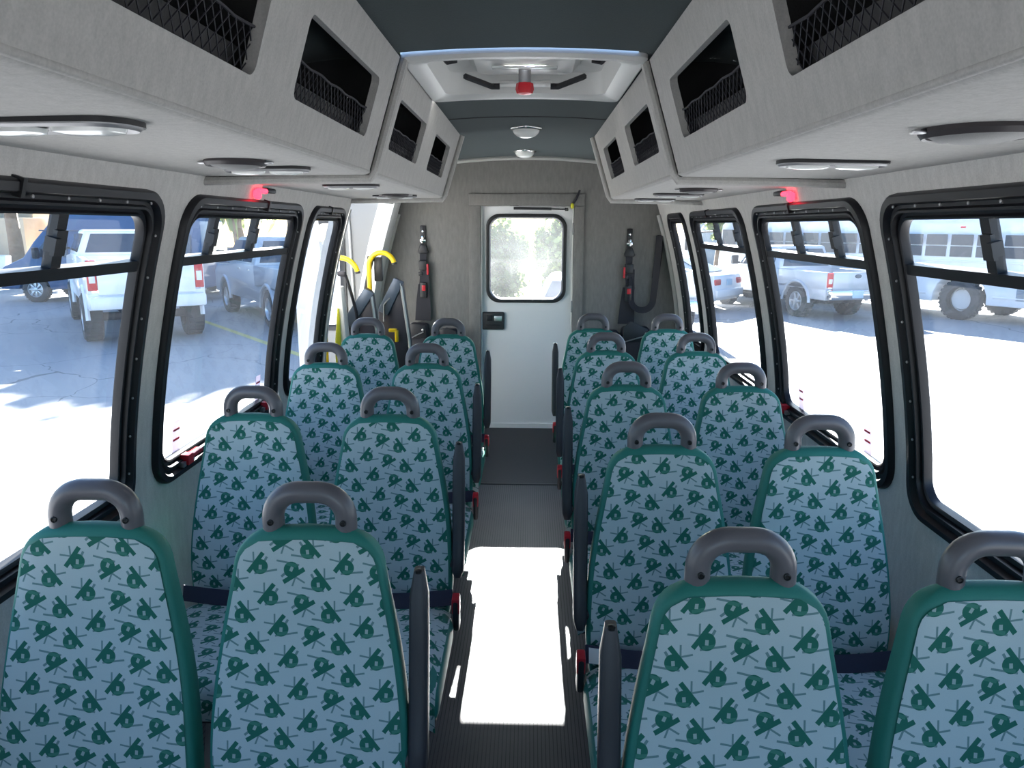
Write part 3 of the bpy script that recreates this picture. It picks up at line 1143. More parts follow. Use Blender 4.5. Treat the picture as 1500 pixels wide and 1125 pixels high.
def dome(x, y, r, label):
    z = ceil_z(x)
    o = thing('dome_light', label, 'lamp', (x, y, z), group='chrome dome lights on the ceiling')
    mt = Matrix.Translation((x, y, z)) @ Matrix.Rotation(PI, 4, 'X')
    mb = MB()
    mb.lathe([(r, -0.004), (r * 1.02, 0.004), (r * 0.98, 0.010), (r * 0.84, 0.014), (r * 0.82, 0.006)], 32, mt, cap=False)
    mb.build('chrome_rim', M['chrome'], o)
    mb = MB()
    prof = [(r * 0.84 * math.cos(a), 0.012 + r * 0.50 * math.sin(a)) for a in [i * PI / 2 / 9 for i in range(9)]] + [(0.001, 0.012 + r * 0.5)]
    mb.lathe(prof, 32, mt, cap=False)
    mb.build('lens', M['lens'], o)


dome(-0.028, 4.16, 0.086, 'chrome rimmed dome light in the middle of the ceiling')
dome(-0.045, 5.40, 0.080, 'chrome rimmed dome light closest to the rear wall')

# ------------------------------------------------------------------ seats
TOPZ = 1.030


def interp(tab, z):
    if z <= tab[0][0]:
        return tab[0][1]
    for (a, x0), (b, x1) in zip(tab, tab[1:]):
        if z <= b:
            t = (z - a) / (b - a)
            return lerp(x0, x1, t)
    return tab[-1][1]


BW = [(0.40, 0.185), (0.46, 0.198), (0.53, 0.2010), (0.61, 0.200), (0.70, 0.194), (0.80, 0.180), (0.88, 0.165), (0.95, 0.151), (1.03, 0.138)]
BY = [(0.40, -0.085), (0.46, -0.098), (0.54, -0.098), (0.62, -0.088), (0.72, -0.064), (0.82, -0.044), (0.92, -0.027), (1.03, -0.010)]
BD = [(0.40, 0.085), (0.60, 0.085), (0.80, 0.068), (1.03, 0.052)]


def sm(tab, z):
    return sum(interp(tab, z + d) for d in (-0.04, -0.02, 0, 0.02, 0.04)) / 5


def corner(base, z, top, r):
    if z <= top - r:
        return base
    q = max(r * r - (z - (top - r)) ** 2, 0)
    return base - r + math.sqrt(q)


def uv_grid(name, rows, uvs, mat, parent):
    me = bpy.data.meshes.new(name)
    n, m = len(rows), len(rows[0])
    fs = []
    for i in range(n - 1):
        for j in range(m - 1):
            fs.append((i * m + j, i * m + j + 1, (i + 1) * m + j + 1, (i + 1) * m + j))
    me.from_pydata([tuple(p) for r in rows for p in r], [], fs)
    fl = [q for r in uvs for q in r]
    ul = me.uv_layers.new(name='UVMap')
    for lp in me.loops:
        ul.data[lp.index].uv = fl[lp.vertex_index]
    for p in me.polygons:
        p.use_smooth = True
    me.materials.append(mat)
    o = bpy.data.objects.new(name, me)
    COL.objects.link(o)
    o.parent = parent
    return o


SE = 5.0


def back_front(x, z, w):
    d = sm(BD, z)
    yc = sm(BY, z) + d / 2
    q = max(1 - min(abs(x) / w, 1) ** SE, 0) ** (1 / SE)
    return yc - d / 2 * q + 0.010 * (1 - min(abs(x) / w, 1) ** 2) * (1 if z < 0.97 else max(0, (1.03 - z) / 0.06))


def build_seat(name, arm_side, tagged=False):
    """origin on the floor under the grab handle, the sitter looks along -y"""
    s = thing(name, None, 'bus seat', world=False, group='bus seats in rows of two')
    # green padded shell
    mb = MB()
    zs = [0.40 + 0.03 * i for i in range(19)] + [0.955, 0.97, 0.985, 0.998, 1.008, 1.016, 1.023, 1.028, 1.0305]
    rows = []
    N = 44
    for z in zs:
        base = sm(BW, z)
        w = corner(base, z, 1.0305, 0.062)
        d = sm(BD, z)
        yc = sm(BY, z) + d / 2
        if z > 1.005:
            d *= math.sqrt(max(1 - ((z - 1.005) / 0.0255) ** 2, 0.0))
        r = []
        for k in range(N):
            a = 2 * PI * k / N
            c, q = math.cos(a), math.sin(a)
            x = w * math.copysign(abs(c) ** (2 / SE), c)
            y = yc + d / 2 * math.copysign(abs(q) ** (2 / SE), q)
            if q < 0 and z <= 1.0:
                y += 0.010 * (1 - (abs(x) / w) ** 2) * (1 if z < 0.97 else max(0, (1.03 - z) / 0.06))
            # the top edge crowns a little between the handle feet
            zz = z + (0.010 * max(0, 1 - (x / 0.11) ** 2) * max(0, (z - 0.93) / 0.10))
            r.append((x, y, zz))
        rows.append(r)
    mb.grid(rows, close_u=True)
    mb.add(rows[0], [tuple(range(N))[::-1]], False)
    mb.build('backrest', M['green'], s)
    # patterned face of the back
    rows, uvs = [], []
    m = 25
    for i in range(40):
        z = lerp(0.43, 1.0135, i / 39)
        w = sm(BW, z)
        w2 = corner(w - 0.012, z, 1.0145, 0.046)
        wfull = corner(w, z, 1.0305, 0.062)
        r, u = [], []
        for j in range(m):
            x = lerp(-w2, w2, j / (m - 1))
            y = back_front(x, z, wfull) - 0.0035
            r.append((x, y, z + 0.008 * max(0, 1 - (x / 0.11) ** 2) * max(0, (z - 0.93) / 0.10)))
            u.append((x + 0.5, z))
        rows.append(r)
        uvs.append(u)
    uv_grid('back_upholstery', rows, uvs, M['fabric'], s)
    # cushion
    mb = MB()
    mb.box((0, -0.335, 0.395), (0.420, 0.43, 0.125), bev=0.045, seg=4)
    mb.build('seat_cushion', M['green'], s)
    prof = []
    for i in range(15):
        prof.append((lerp(-0.135, -0.505, i / 14), 0.4605 + 0.006 * math.sin(PI * i / 14)))
    for i in range(1, 9):
        a = PI / 2 * i / 8
        prof.append((-0.505 - 0.048 * math.sin(a), 0.413 + 0.048 * math.cos(a)))
    prof += [(-0.5535, 0.385), (-0.550, 0.355)]
    rows, uvs = [], []
    acc = 0
    for i, (y, z) in enumerate(prof):
        if i:
            acc += math.dist(prof[i - 1], prof[i])
        r, u = [], []
        for j in range(15):
            x = lerp(-0.202, 0.202, j / 14)
            e = max(0, (abs(x) - 0.150) / 0.052)
            r.append((x, y, z - 0.022 * e * e))
            u.append((x + 1.1, -acc + 2.0))
        rows.append(r)
        uvs.append(u)
    uv_grid('seat_upholstery', rows, uvs, M['fabric'], s)
    # frame and pedestal
    mb = MB()
    mb.box((0, -0.31, 0.318), (0.39, 0.36, 0.035), bev=0.008)
    mb.box((0, -0.01, 0.40), (0.34, 0.035, 0.16), bev=0.008)
    fr = mb.build('seat_frame', M['blackp'], s)
    mb = MB()
    mb.prism([(-0.40, 0.30), (-0.20, 0.30), (-0.10, 0.012), (-0.50, 0.012)], -0.03, 0.03, 'x', bev=0.006)
    mb.build('pedestal', M['alu'], s)
    mb = MB()
    mb.box((0, -0.30, 0.008), (0.12, 0.46, 0.012), bev=0.003)
    mb.build('foot_plate', M['blackp'], s)
    # grab handle
    R, rr, hx, top = 0.052, 0.0215, 0.0725, 1.1055
    pts = [(-hx, 0.020, 1.000), (-hx, 0.020, 1.02), (-hx, 0.020, top - R)]
    for i in range(1, 9):
        a = PI - PI / 2 * i / 8
        pts.append((-hx + R + R * math.cos(a), 0.021, top - R + R * math.sin(a)))
    for i in range(0, 9):
        a = PI / 2 - PI / 2 * i / 8
        pts.append((hx - R + R * math.cos(a), 0.021, top - R + R * math.sin(a)))
    pts += [(hx, 0.020, 1.02), (hx, 0.020, 1.000)]
    mb = MB()
    mb.tube(pts, rr, 18)
    h = mb.build('grab_handle', M['grab'], s)
    for sx in (-1, 1):
        mb = MB()
        mt = Matrix.Translation((sx * hx * 0.985, 0.0195 - rr, 1.050)) @ Matrix.Rotation(PI / 2, 4, 'X')
        mb.lathe([(0.0062, -0.002), (0.0062, 0.0022), (0.0045, 0.0030), (0.0035, 0.0012), (0.001, 0.0010)], 14, mt)
        mb.build('bolt', M['bolt'], h)
    # lap belt in the crease
    mb = MB()
    pts = [(x, -0.128 - 0.012 * math.sin((x + 0.2) / 0.4 * PI) * 1.0, 0.492 - 0.010 * math.sin((x + 0.2) / 0.4 * PI)) for x in [lerp(-0.205, 0.205, i / 12) for i in range(13)]]
    mb.ribbon(pts, (0, 0.35, 1), 0.048, 0.0018)
    belt = mb.build('seat_belt', M['webpurple'], s)
    if arm_side:
        a = arm_side
        if tagged:
            mb = MB()
            mb.ribbon([(a * 0.163, -0.1385, 0.490), (a * 0.196, -0.1345, 0.492)], (0, 0.35, 1), 0.040, 0.0012)
            mb.build('care_tag', M['hatchwhite'], belt)
        mb = MB()
        mb.box((a * 0.219, -0.150, 0.455), (0.020, 0.048, 0.115), rot=Matrix.Rotation(math.radians(12), 3, 'X'), bev=0.008)
        bk = mb.build('buckle', M['blackp'], belt)
        mb = MB()
        mb.box((a * 0.2195, -0.161, 0.489), (0.0235, 0.036, 0.056), rot=Matrix.Rotation(math.radians(12), 3, 'X'), bev=0.004)
        mb.build('release_button', M['red'], bk)
        # armrest folded up beside the back
        mb = MB()
        path = [(0.058, 0.950), (0.050, 0.90), (0.036, 0.80), (0.018, 0.70), (-0.002, 0.61), (-0.014, 0.56), (-0.016, 0.535)]
        rows = []
        for i, (y, z) in enumerate(path):
            dy = [0.014, 0.023, 0.025, 0.026, 0.030, 0.034, 0.024][i]
            dx = [0.010, 0.0185, 0.0195, 0.0195, 0.0195, 0.019, 0.012][i]
            rows.append([(a * 0.2170 + dx * math.copysign(abs(math.cos(t)) ** 0.5, math.cos(t)), y - 0.045 + dy * math.copysign(abs(math.sin(t)) ** 0.5, math.sin(t)), z)
                         for t in [2 * PI * k / 20 for k in range(20)]])
        mb.grid(rows, close_u=True)
        mb.add(rows[0], [tuple(range(20))], True)
        mb.add(rows[-1], [tuple(range(20))[::-1]], True)
        mb.lathe([(0.022, 0.0), (0.022, 0.035), (0.018, 0.037)], 14, Matrix.Translation((a * 0.180, -0.058, 0.575)) @ Matrix.Rotation(a * PI / 2, 4, 'Y'))
        ar = mb.build('armrest', M['arm'], s)
        mb = MB()
        mt = Matrix.Translation((a * 0.2170, -0.045 + 0.058 - 0.012, 0.951))
        mb.lathe([(0.007, -0.004), (0.007, 0.0025), (0.001, 0.004)], 12, mt)
        mb.build('cap_screw', M['bolt'], ar)
    return s


SEAT = {1: build_seat('bus_seat', 1), -1: build_seat('bus_seat', -1), 0: build_seat('bus_seat', 0), 2: build_seat('bus_seat', -1, True)}
FREE = dict(SEAT)
ORD = ['first', 'second', 'third', 'fourth', 'fifth']


def put_seat(kind, x, y, label):
    o = FREE.pop(kind, None)
    if o is None:
        o = copy_tree(SEAT[kind])
    o.location = (x, y, 0)
    o['label'] = label
    return o


for k in range(5):
    y = 1.150 + 0.780 * k
    put_seat(2 if k == 1 else -1, 0.362 + 0.002 * k, y,
             'aisle seat with raised armrest in the %s row from the front, side opposite the lift' % ORD[k])
    put_seat(0, 0.788 + 0.003 * k, y, 'window seat without armrest in the %s row from the front, side opposite the lift' % ORD[k])
for k in range(4):
    y = 1.348 + 0.880 * k
    put_seat(1, -0.432 - 0.004 * k, y, 'aisle seat with raised armrest in the %s row from the front, lift side' % ORD[k])
    put_seat(0, -0.862 - 0.008 * k, y, 'window seat without armrest in the %s row from the front, lift side' % ORD[k])

# ------------------------------------------------------------------ wheelchair lift
lf = thing('wheelchair_lift', 'folded wheelchair lift with black platform halves and yellow handrails', 'wheelchair lift', (-1.0, 4.85, 0.0))


def platform(y, pts, th, edge, name='platform_half'):
    mb = MB()
    mb.prism(pts, y, y + th, 'y', bev=0.008)
    p = mb.build(name, M['liftblack'], lf)
    (bx, bz), (tx, tz) = edge
    d = Vector((tx - bx, tz - bz)).normalized()
    n = Vector((d.y, -d.x)) * 0.075
    mb = MB()
    q = [(bx, bz), (tx, tz), (tx + n.x, tz + n.y * 0.75), (bx + n.x * 1.0, bz + n.y * 0.9)]
    mb.prism(q, y - 0.016, y + 0.01, 'y', bev=0.005)
    mb.build('side_plate', M['navyplate'], p)
    return p


M['navyplate'] = plain('blue_grey_plate', (0.075, 0.10, 0.14), 0.4, 0.3)
P1 = [(-1.215, 0.05), (-1.215, 1.01), (-1.058, 1.228), (-1.012, 1.195), (-0.985, 0.95), (-0.965, 0.05)]
p = platform(4.74, P1, 0.07, ((-1.215, 1.005), (-1.058, 1.226)))
mb = MB()
mb.tube([(-1.020, 4.735, 1.190), (-0.992, 4.735, 0.95), (-0.970, 4.735, 0.08)], 0.010, 8)
mb.build('edge_rail', M['steel'], p)
P2 = [(-1.03, 0.05), (-1.03, 1.05), (-0.915, 1.276), (-0.862, 1.245), (-0.815, 0.85), (-0.785, 0.05)]
p = platform(5.0, P2, 0.07, ((-1.03, 1.052), (-0.915, 1.274)))
mb = MB()
mb.tube([(-0.872, 4.992, 1.238), (-0.822, 4.992, 0.85), (-0.795, 4.992, 0.08)], 0.009, 8)
mb.build('edge_rail', M['steel'], p)
mb = MB()
mb.tube([(-0.945, 4.985, 1.140), (-0.985, 4.985, 1.095), (-0.99, 4.985, 0.98)], 0.006, 6)
mb.build('link_rod', M['steel'], p)


def arc(c, r, a0, a1, y, n=14):
    return [(c[0] + r * math.cos(lerp(a0, a1, i / n)), y, c[1] + r * math.sin(lerp(a0, a1, i / n))) for i in range(n + 1)]


for name, base, c, r, y in (('handrail', (-1.052, 0.15), (-0.968, 1.362), 0.084, 4.86), ('handrail', (-1.345, 0.15), (-1.228, 1.298), 0.117, 4.80)):
    mb = MB()
    mb.tube([(base[0], y, base[1]), (base[0], y, 0.9)] + arc(c, r, PI, PI * 0.08, y), 0.0165, 12)
    h = mb.build(name, M['yellow'], lf)
    e = arc(c, r, PI, PI * 0.08, y)[-1]
    mb = MB()
    mb.tube([e, (e[0] + 0.002, y, e[2] - 0.014)], 0.0175, 12)
    mb.build('end_cap', M['blackp'], h)
mb = MB()
mb.box((-1.005, 4.93, 1.335), (0.055, 0.03, 0.16), bev=0.008)
mb.box((-1.05, 4.93, 1.405), (0.05, 0.05, 0.035), bev=0.008)
mb.build('control_pendant', M['blackp'], lf)
mb = MB()
mb.tube([(-1.05, 4.93, 1.39), (-1.075, 4.92, 1.28), (-1.10, 4.9, 1.15), (-1.115, 4.9, 1.0)], 0.014, 8)
mb.build('cable', M['web'], lf)
mb = MB()
mb.box((-1.155, 4.56, 0.98), (0.036, 0.10, 0.54), rot=Matrix.Rotation(math.radians(-4), 3, 'Y'), bev=0.008)
mb.build('upright', M['hatchwhite'], lf)
mb = MB()
mb.tube([(-1.185, 4.50, 0.05), (-1.183, 4.50, 0.9), (-1.172, 4.50, 1.12)], [0.020, 0.020, 0.006], 8)
mb.build('safety_post', M['yellowgreen'], lf)
mb = MB()
mb.ribbon([(-1.185, 4.62, 1.315), (-1.150, 4.63, 1.31), (-1.125, 4.65, 1.20), (-1.105, 4.68, 1.08), (-1.10, 4.7, 0.95)], (0, 1, 0.1), 0.045, 0.004)
mb.box((-1.172, 4.615, 1.325), (0.05, 0.04, 0.03), bev=0.008)
mb.build('belt', M['web'], lf)
mb = MB()
mb.box((-0.925, 4.955, 0.925), (0.055, 0.03, 0.022), bev=0.005)
mb.box((-0.900, 4.955, 0.885), (0.022, 0.03, 0.08), bev=0.005)
mb.build('bracket', M['yellow'], lf)
mb = MB()
mb.box((-1.0, 4.95, 0.03), (0.46, 0.62, 0.06), bev=0.01)
mb.build('base_plate', M['liftblack'], lf)


# ------------------------------------------------------------------ belts on the rear wall
def restraint(x, zt, label, mirror, loop):
    o = thing('restraint_belt', label, 'wheelchair belt', (x, YB - 0.03, 0.8), group='wheelchair belts on the rear wall')
    y = YB - 0.018
    mb = MB()
    mb.box((x, y + 0.008, zt - 0.085), (0.042, 0.014, 0.185), bev=0.004)
    pl = mb.build('track_plate', M['blackp'], o)
    mb = MB()
    mb.lathe([(0.009, 0), (0.009, 0.006), (0.004, 0.008)], 12, Matrix.Translation((x, y, zt - 0.035)) @ Matrix.Rotation(PI / 2, 4, 'X'))
    mb.box((x, y - 0.006, zt - 0.098), (0.026, 0.012, 0.055), bev=0.004)
    mb.box((x, y - 0.008, zt - 0.105), (0.046, 0.012, 0.024), bev=0.004)
    mb.build('track_fitting', M['chrome'], pl)
    mb = MB()
    mb.prism([(x - 0.022, zt - 0.135), (x + 0.022, zt - 0.135), (x + 0.040, zt - 0.185), (x + 0.036, zt - 0.205), (x - 0.036, zt - 0.205), (x - 0.040, zt - 0.185)], y - 0.025, y + 0.005, 'y', bev=0.006)
    mb.box((x + 0.03, y - 0.012, zt - 0.19), (0.03, 0.016, 0.016), bev=0.005)
    mb.build('hanger', M['blackp'], o)
    mb = MB()
    mb.ribbon([(x, y - 0.012, zt - 0.20), (x, y - 0.014, zt - 0.34), (x - mirror * 0.008, y - 0.016, zt - 0.46)], (1, 0, 0), 0.052, 0.002)
    mb.ribbon([(x + 0.01, y - 0.026, zt - 0.30), (x + 0.012, y - 0.026, zt - 0.5), (x + 0.02, y - 0.022, zt - 0.62), (x + 0.02, y - 0.02, zt - 0.725)], (1, 0, 0), 0.068, 0.002)
    mb.ribbon([(x - 0.012, y - 0.018, zt - 0.44), (x - 0.03, y - 0.018, zt - 0.58), (x - 0.042, y - 0.018, zt - 0.725)], (1, 0, 0), 0.06, 0.002)
    mb.build('webbing', M['web'], o)
    mb = MB()
    mb.box((x, y - 0.026, zt - 0.295), (0.066, 0.03, 0.075), bev=0.008)
    mb.box((x - 0.02, y - 0.024, zt - 0.36), (0.035, 0.02, 0.03), bev=0.005)
    a = mb.build('adjuster', M['blackp'], o)
    mb = MB()
    mb.box((x + mirror * 0.036, y - 0.03, zt - 0.325), (0.016, 0.024, 0.085), bev=0.005)
    mb.build('adjuster_tab', M['red'], a)
    mb = MB()
    mb.box((x, y - 0.034, zt - 0.485), (0.052, 0.024, 0.12), bev=0.007)
    bk = mb.build('buckle', M['blackp'], o)
    mb = MB()
    mb.box((x + 0.004, y - 0.046, zt - 0.468), (0.030, 0.01, 0.044), bev=0.004)
    mb.build('release_button', M['red'], bk)
    if loop:
        ex, ez = x + 0.225, zt - 0.045
        mb = MB()
        pts = [(x + 0.02, y - 0.03, zt - 0.36), (x + 0.026, y - 0.034, zt - 0.44)]
        for i in range(13):
            a = PI + PI * i / 12
            pts.append((x + 0.107 + 0.085 * math.cos(a), y - 0.040 - 0.02 * math.sin(PI * i / 12), zt - 0.53 + 0.085 * 0.95 * math.sin(a)))
        pts += [(x + 0.205, y - 0.03, zt - 0.40), (ex, y - 0.012, ez)]
        rows = []
        for q, p in enumerate(pts):
            a0, b0 = Vector(pts[max(q - 1, 0)]), Vector(pts[min(q + 1, len(pts) - 1)])
            tg = (b0 - a0).normalized()
            nn = Vector((-tg.z, 0, tg.x)).normalized() * 0.023
            p = Vector(p)
            lift = Vector((0, -0.012, 0))
            rows.append([p - nn + lift, p + nn - lift, p + nn - lift + Vector((0, 0.003, 0)), p - nn + lift + Vector((0, 0.003, 0))])
        mb.grid(rows, close_u=True)
        mb.build('shoulder_loop', M['web'], o)
        mb = MB()
        mb.box((ex, y + 0.006, ez - 0.16), (0.055, 0.012, 0.33), rot=Matrix.Rotation(math.radians(5), 3, 'Y'), bev=0.003)
        mb.build('retractor_strap', M['web'], o)
    return o


restraint(-0.830, 1.612, 'black wheelchair belt with red buckle hanging straight on the rear wall by the lift', 1, False)
restraint(0.764, 1.596, 'black wheelchair belt with a looped shoulder strap on the rear wall opposite the lift', -1, True)


def pouch(x0, x1, z0, z1, y, label, flap):
    o = thing('belt_pouch', label, 'pouch', ((x0 + x1) / 2, y, z0), group='black pouches at the rear wall')
    mb = MB()
    mb.box(((x0 + x1) / 2, y, (z0 + z1) / 2), (x1 - x0, 0.12, z1 - z0), bev=0.03, seg=3)
    b = mb.build('bag', M['web'], o)
    mb = MB()
    mb.prism([(x0 + 0.01, z1 - 0.12), (x1 - 0.01, z1 - 0.10), (x1 - 0.02, z1 - 0.01), (x0 + 0.06, z1 + flap), (x0 + 0.01, z1)], y - 0.075, y - 0.060, 'y', bev=0.004)
    f = mb.build('flap', M['blackp'], b)
    mb = MB()
    mb.tube([(x0 + 0.02, y - 0.08, z1 - 0.11), (x1 - 0.03, y - 0.08, z1 - 0.06)], 0.005, 6)
    mb.lathe([(0.009, 0), (0.009, 0.006), (0.004, 0.008)], 10, Matrix.Translation((x1 - 0.035, y - 0.078, z1 - 0.045)) @ Matrix.Rotation(PI / 2, 4, 'X'))
    mb.build('clasp', M['steel'], f)


pouch(-0.94, -0.79, 0.25, 0.875, YB - 0.09, 'tall black pouch below the straight belt by the lift', 0.0)
pouch(-0.70, -0.55, 0.45, 0.83, YB - 0.09, 'small black pouch between the straight belt and the rear door', 0.02)
pouch(0.715, 0.93, 0.25, 0.86, YB - 0.09, 'wide black pouch below the looped belt', 0.05)
pouch(0.52, 0.695, 0.40, 0.83, YB - 0.09, 'black pouch between the rear door and the looped belt', 0.0)

# ------------------------------------------------------------------ outside: ground
g = MB()
g.grid([[(lerp(-90, 90, i / 12), lerp(-40, 110, j / 12), GZ) for i in range(13)] for j in range(13)], smooth=False)
struct(g, 'ground_parking_lot', M['asphalt'], 'cracked grey asphalt of the parking lot', 'ground')
yl = MB()
a, b = Vector((-8.0, 17.6)), Vector((-3.6, 12.2))
d = (b - a).normalized()
n2 = Vector((d.y, -d.x)) * 0.07
yl.add([(a.x + n2.x, a.y + n2.y, GZ + 0.004), (b.x + n2.x, b.y + n2.y, GZ + 0.004), (b.x - n2.x, b.y - n2.y, GZ + 0.004), (a.x - n2.x, a.y - n2.y, GZ + 0.004)], [(0, 1, 2, 3)], False)
tag(yl.build('ground_parking_line', M['yellowline']), 'faded yellow parking line beside the silver pickup', 'road marking', kind='structure')


# ------------------------------------------------------------------ vehicles: x forward, z up from the ground
def side_poly(top, zb, arches, n=10):
    """closed outline: top points run rear to front; wheel arches (x, z, r) are cut from the sill"""
    pts = list(top)
    for ax, az, ar in sorted(arches, reverse=True):
        a0 = math.asin(max(-1, min(1, (zb - az) / ar)))
        for i in range(n + 1):
            a = lerp(a0, PI - a0, i / n)
            pts.append((ax + ar * math.cos(a), az + ar * math.sin(a)))
    return pts


def frustum(mb, poly, wf, bev=0.0):
    bm = bmesh.new()
    A = [bm.verts.new((x, wf(z), z)) for x, z in poly]
    B = [bm.verts.new((x, -wf(z), z)) for x, z in poly]
    n = len(poly)
    bm.faces.new(A)
    bm.faces.new(B[::-1])
    for i in range(n):
        bm.faces.new((A[i], B[i], B[(i + 1) % n], A[(i + 1) % n]))
    bmesh.ops.recalc_face_normals(bm, faces=bm.faces)
    if bev:
        ed = [e for e in bm.edges if e.calc_face_angle(0) > 0.3]
        bmesh.ops.bevel(bm, geom=ed, offset=bev, segments=2, affect='EDGES', profile=0.5, clamp_overlap=True)
    mb.bm(bm, bool(bev))


def add_wheel(root, x, y, r, w, rim, spokes=6, hub=False):
    s = 1 if y > 0 else -1
    mt = Matrix.Translation((x, y, r)) @ Matrix.Rotation(-s * PI / 2, 4, 'X')
    mb = MB()
    mb.lathe([(r * 0.60, -w / 2), (r * 0.9, -w / 2), (r * 0.98, -w * 0.40), (r, -w * 0.25), (r, w * 0.25), (r * 0.98, w * 0.40), (r * 0.9, w / 2), (r * 0.62, w / 2), (r * 0.60, w * 0.3)], 28, mt, cap=False)
    for k in range(28):                                       # tread blocks
        a = 2 * PI * k / 28
        rot = mt.to_3x3() @ Matrix.Rotation(a, 3, 'Z')
        mb.box(mt @ Vector((r * math.cos(a), r * math.sin(a), 0)), (0.025, r * 0.12, w * 0.8), rot=rot)
    t = mb.build('wheel', M['tyre'], root)
    mb = MB()
    rr = r * 0.61
    mb.lathe([(rr, w * 0.30), (rr * 1.0, w * 0.46), (rr * 0.93, w * 0.48), (rr * 0.86, w * 0.30), (rr * 0.80, w * 0.16), (0.001, w * 0.16)], 28, mt, cap=False)
    for k in range(spokes):
        a = 2 * PI * k / spokes
        rot = mt.to_3x3() @ Matrix.Rotation(a, 3, 'Z')
        mb.box(mt @ Vector((rr * 0.5 * math.cos(a), rr * 0.5 * math.sin(a), w * 0.30)), (rr * 0.86, rr * 0.24, w * 0.14), rot=rot, bev=0.01)
    mb.lathe([(rr * 0.26, w * 0.2), (rr * 0.26, w * 0.42), (rr * 0.15, w * 0.46), (0.001, w * 0.46)], 16, mt, cap=False)
    f = mb.build('rim', rim, t)
    if hub:
        mb = MB()
        mb.lathe([(rr * 0.34, w * 0.3), (rr * 0.34, w * 0.52), (rr * 0.22, w * 0.62), (0.001, w * 0.62)], 16, mt, cap=False)
        for k in range(8):
            a = 2 * PI * k / 8
            mb.lathe([(rr * 0.05, w * 0.3), (rr * 0.05, w * 0.5)], 6, mt @ Matrix.Translation((rr * 0.46 * math.cos(a), rr * 0.46 * math.sin(a), 0)))
        mb.build('hub', M['arm'], f)
    return t


def quad(mb, pts):
    """thin pane with real thickness: pts in order, pushed out along the face normal"""
    p = [Vector(q) for q in pts]
    n = (p[1] - p[0]).cross(p[2] - p[0]).normalized() * 0.008
    a = [q - n for q in p]
    b = [q + n for q in p]
    k = len(p)
    fs = [tuple(range(k))[::-1], tuple(range(k, 2 * k))] + [(i, (i + 1) % k, k + (i + 1) % k, k + i) for i in range(k)]
    mb.add(a + b, fs, False)


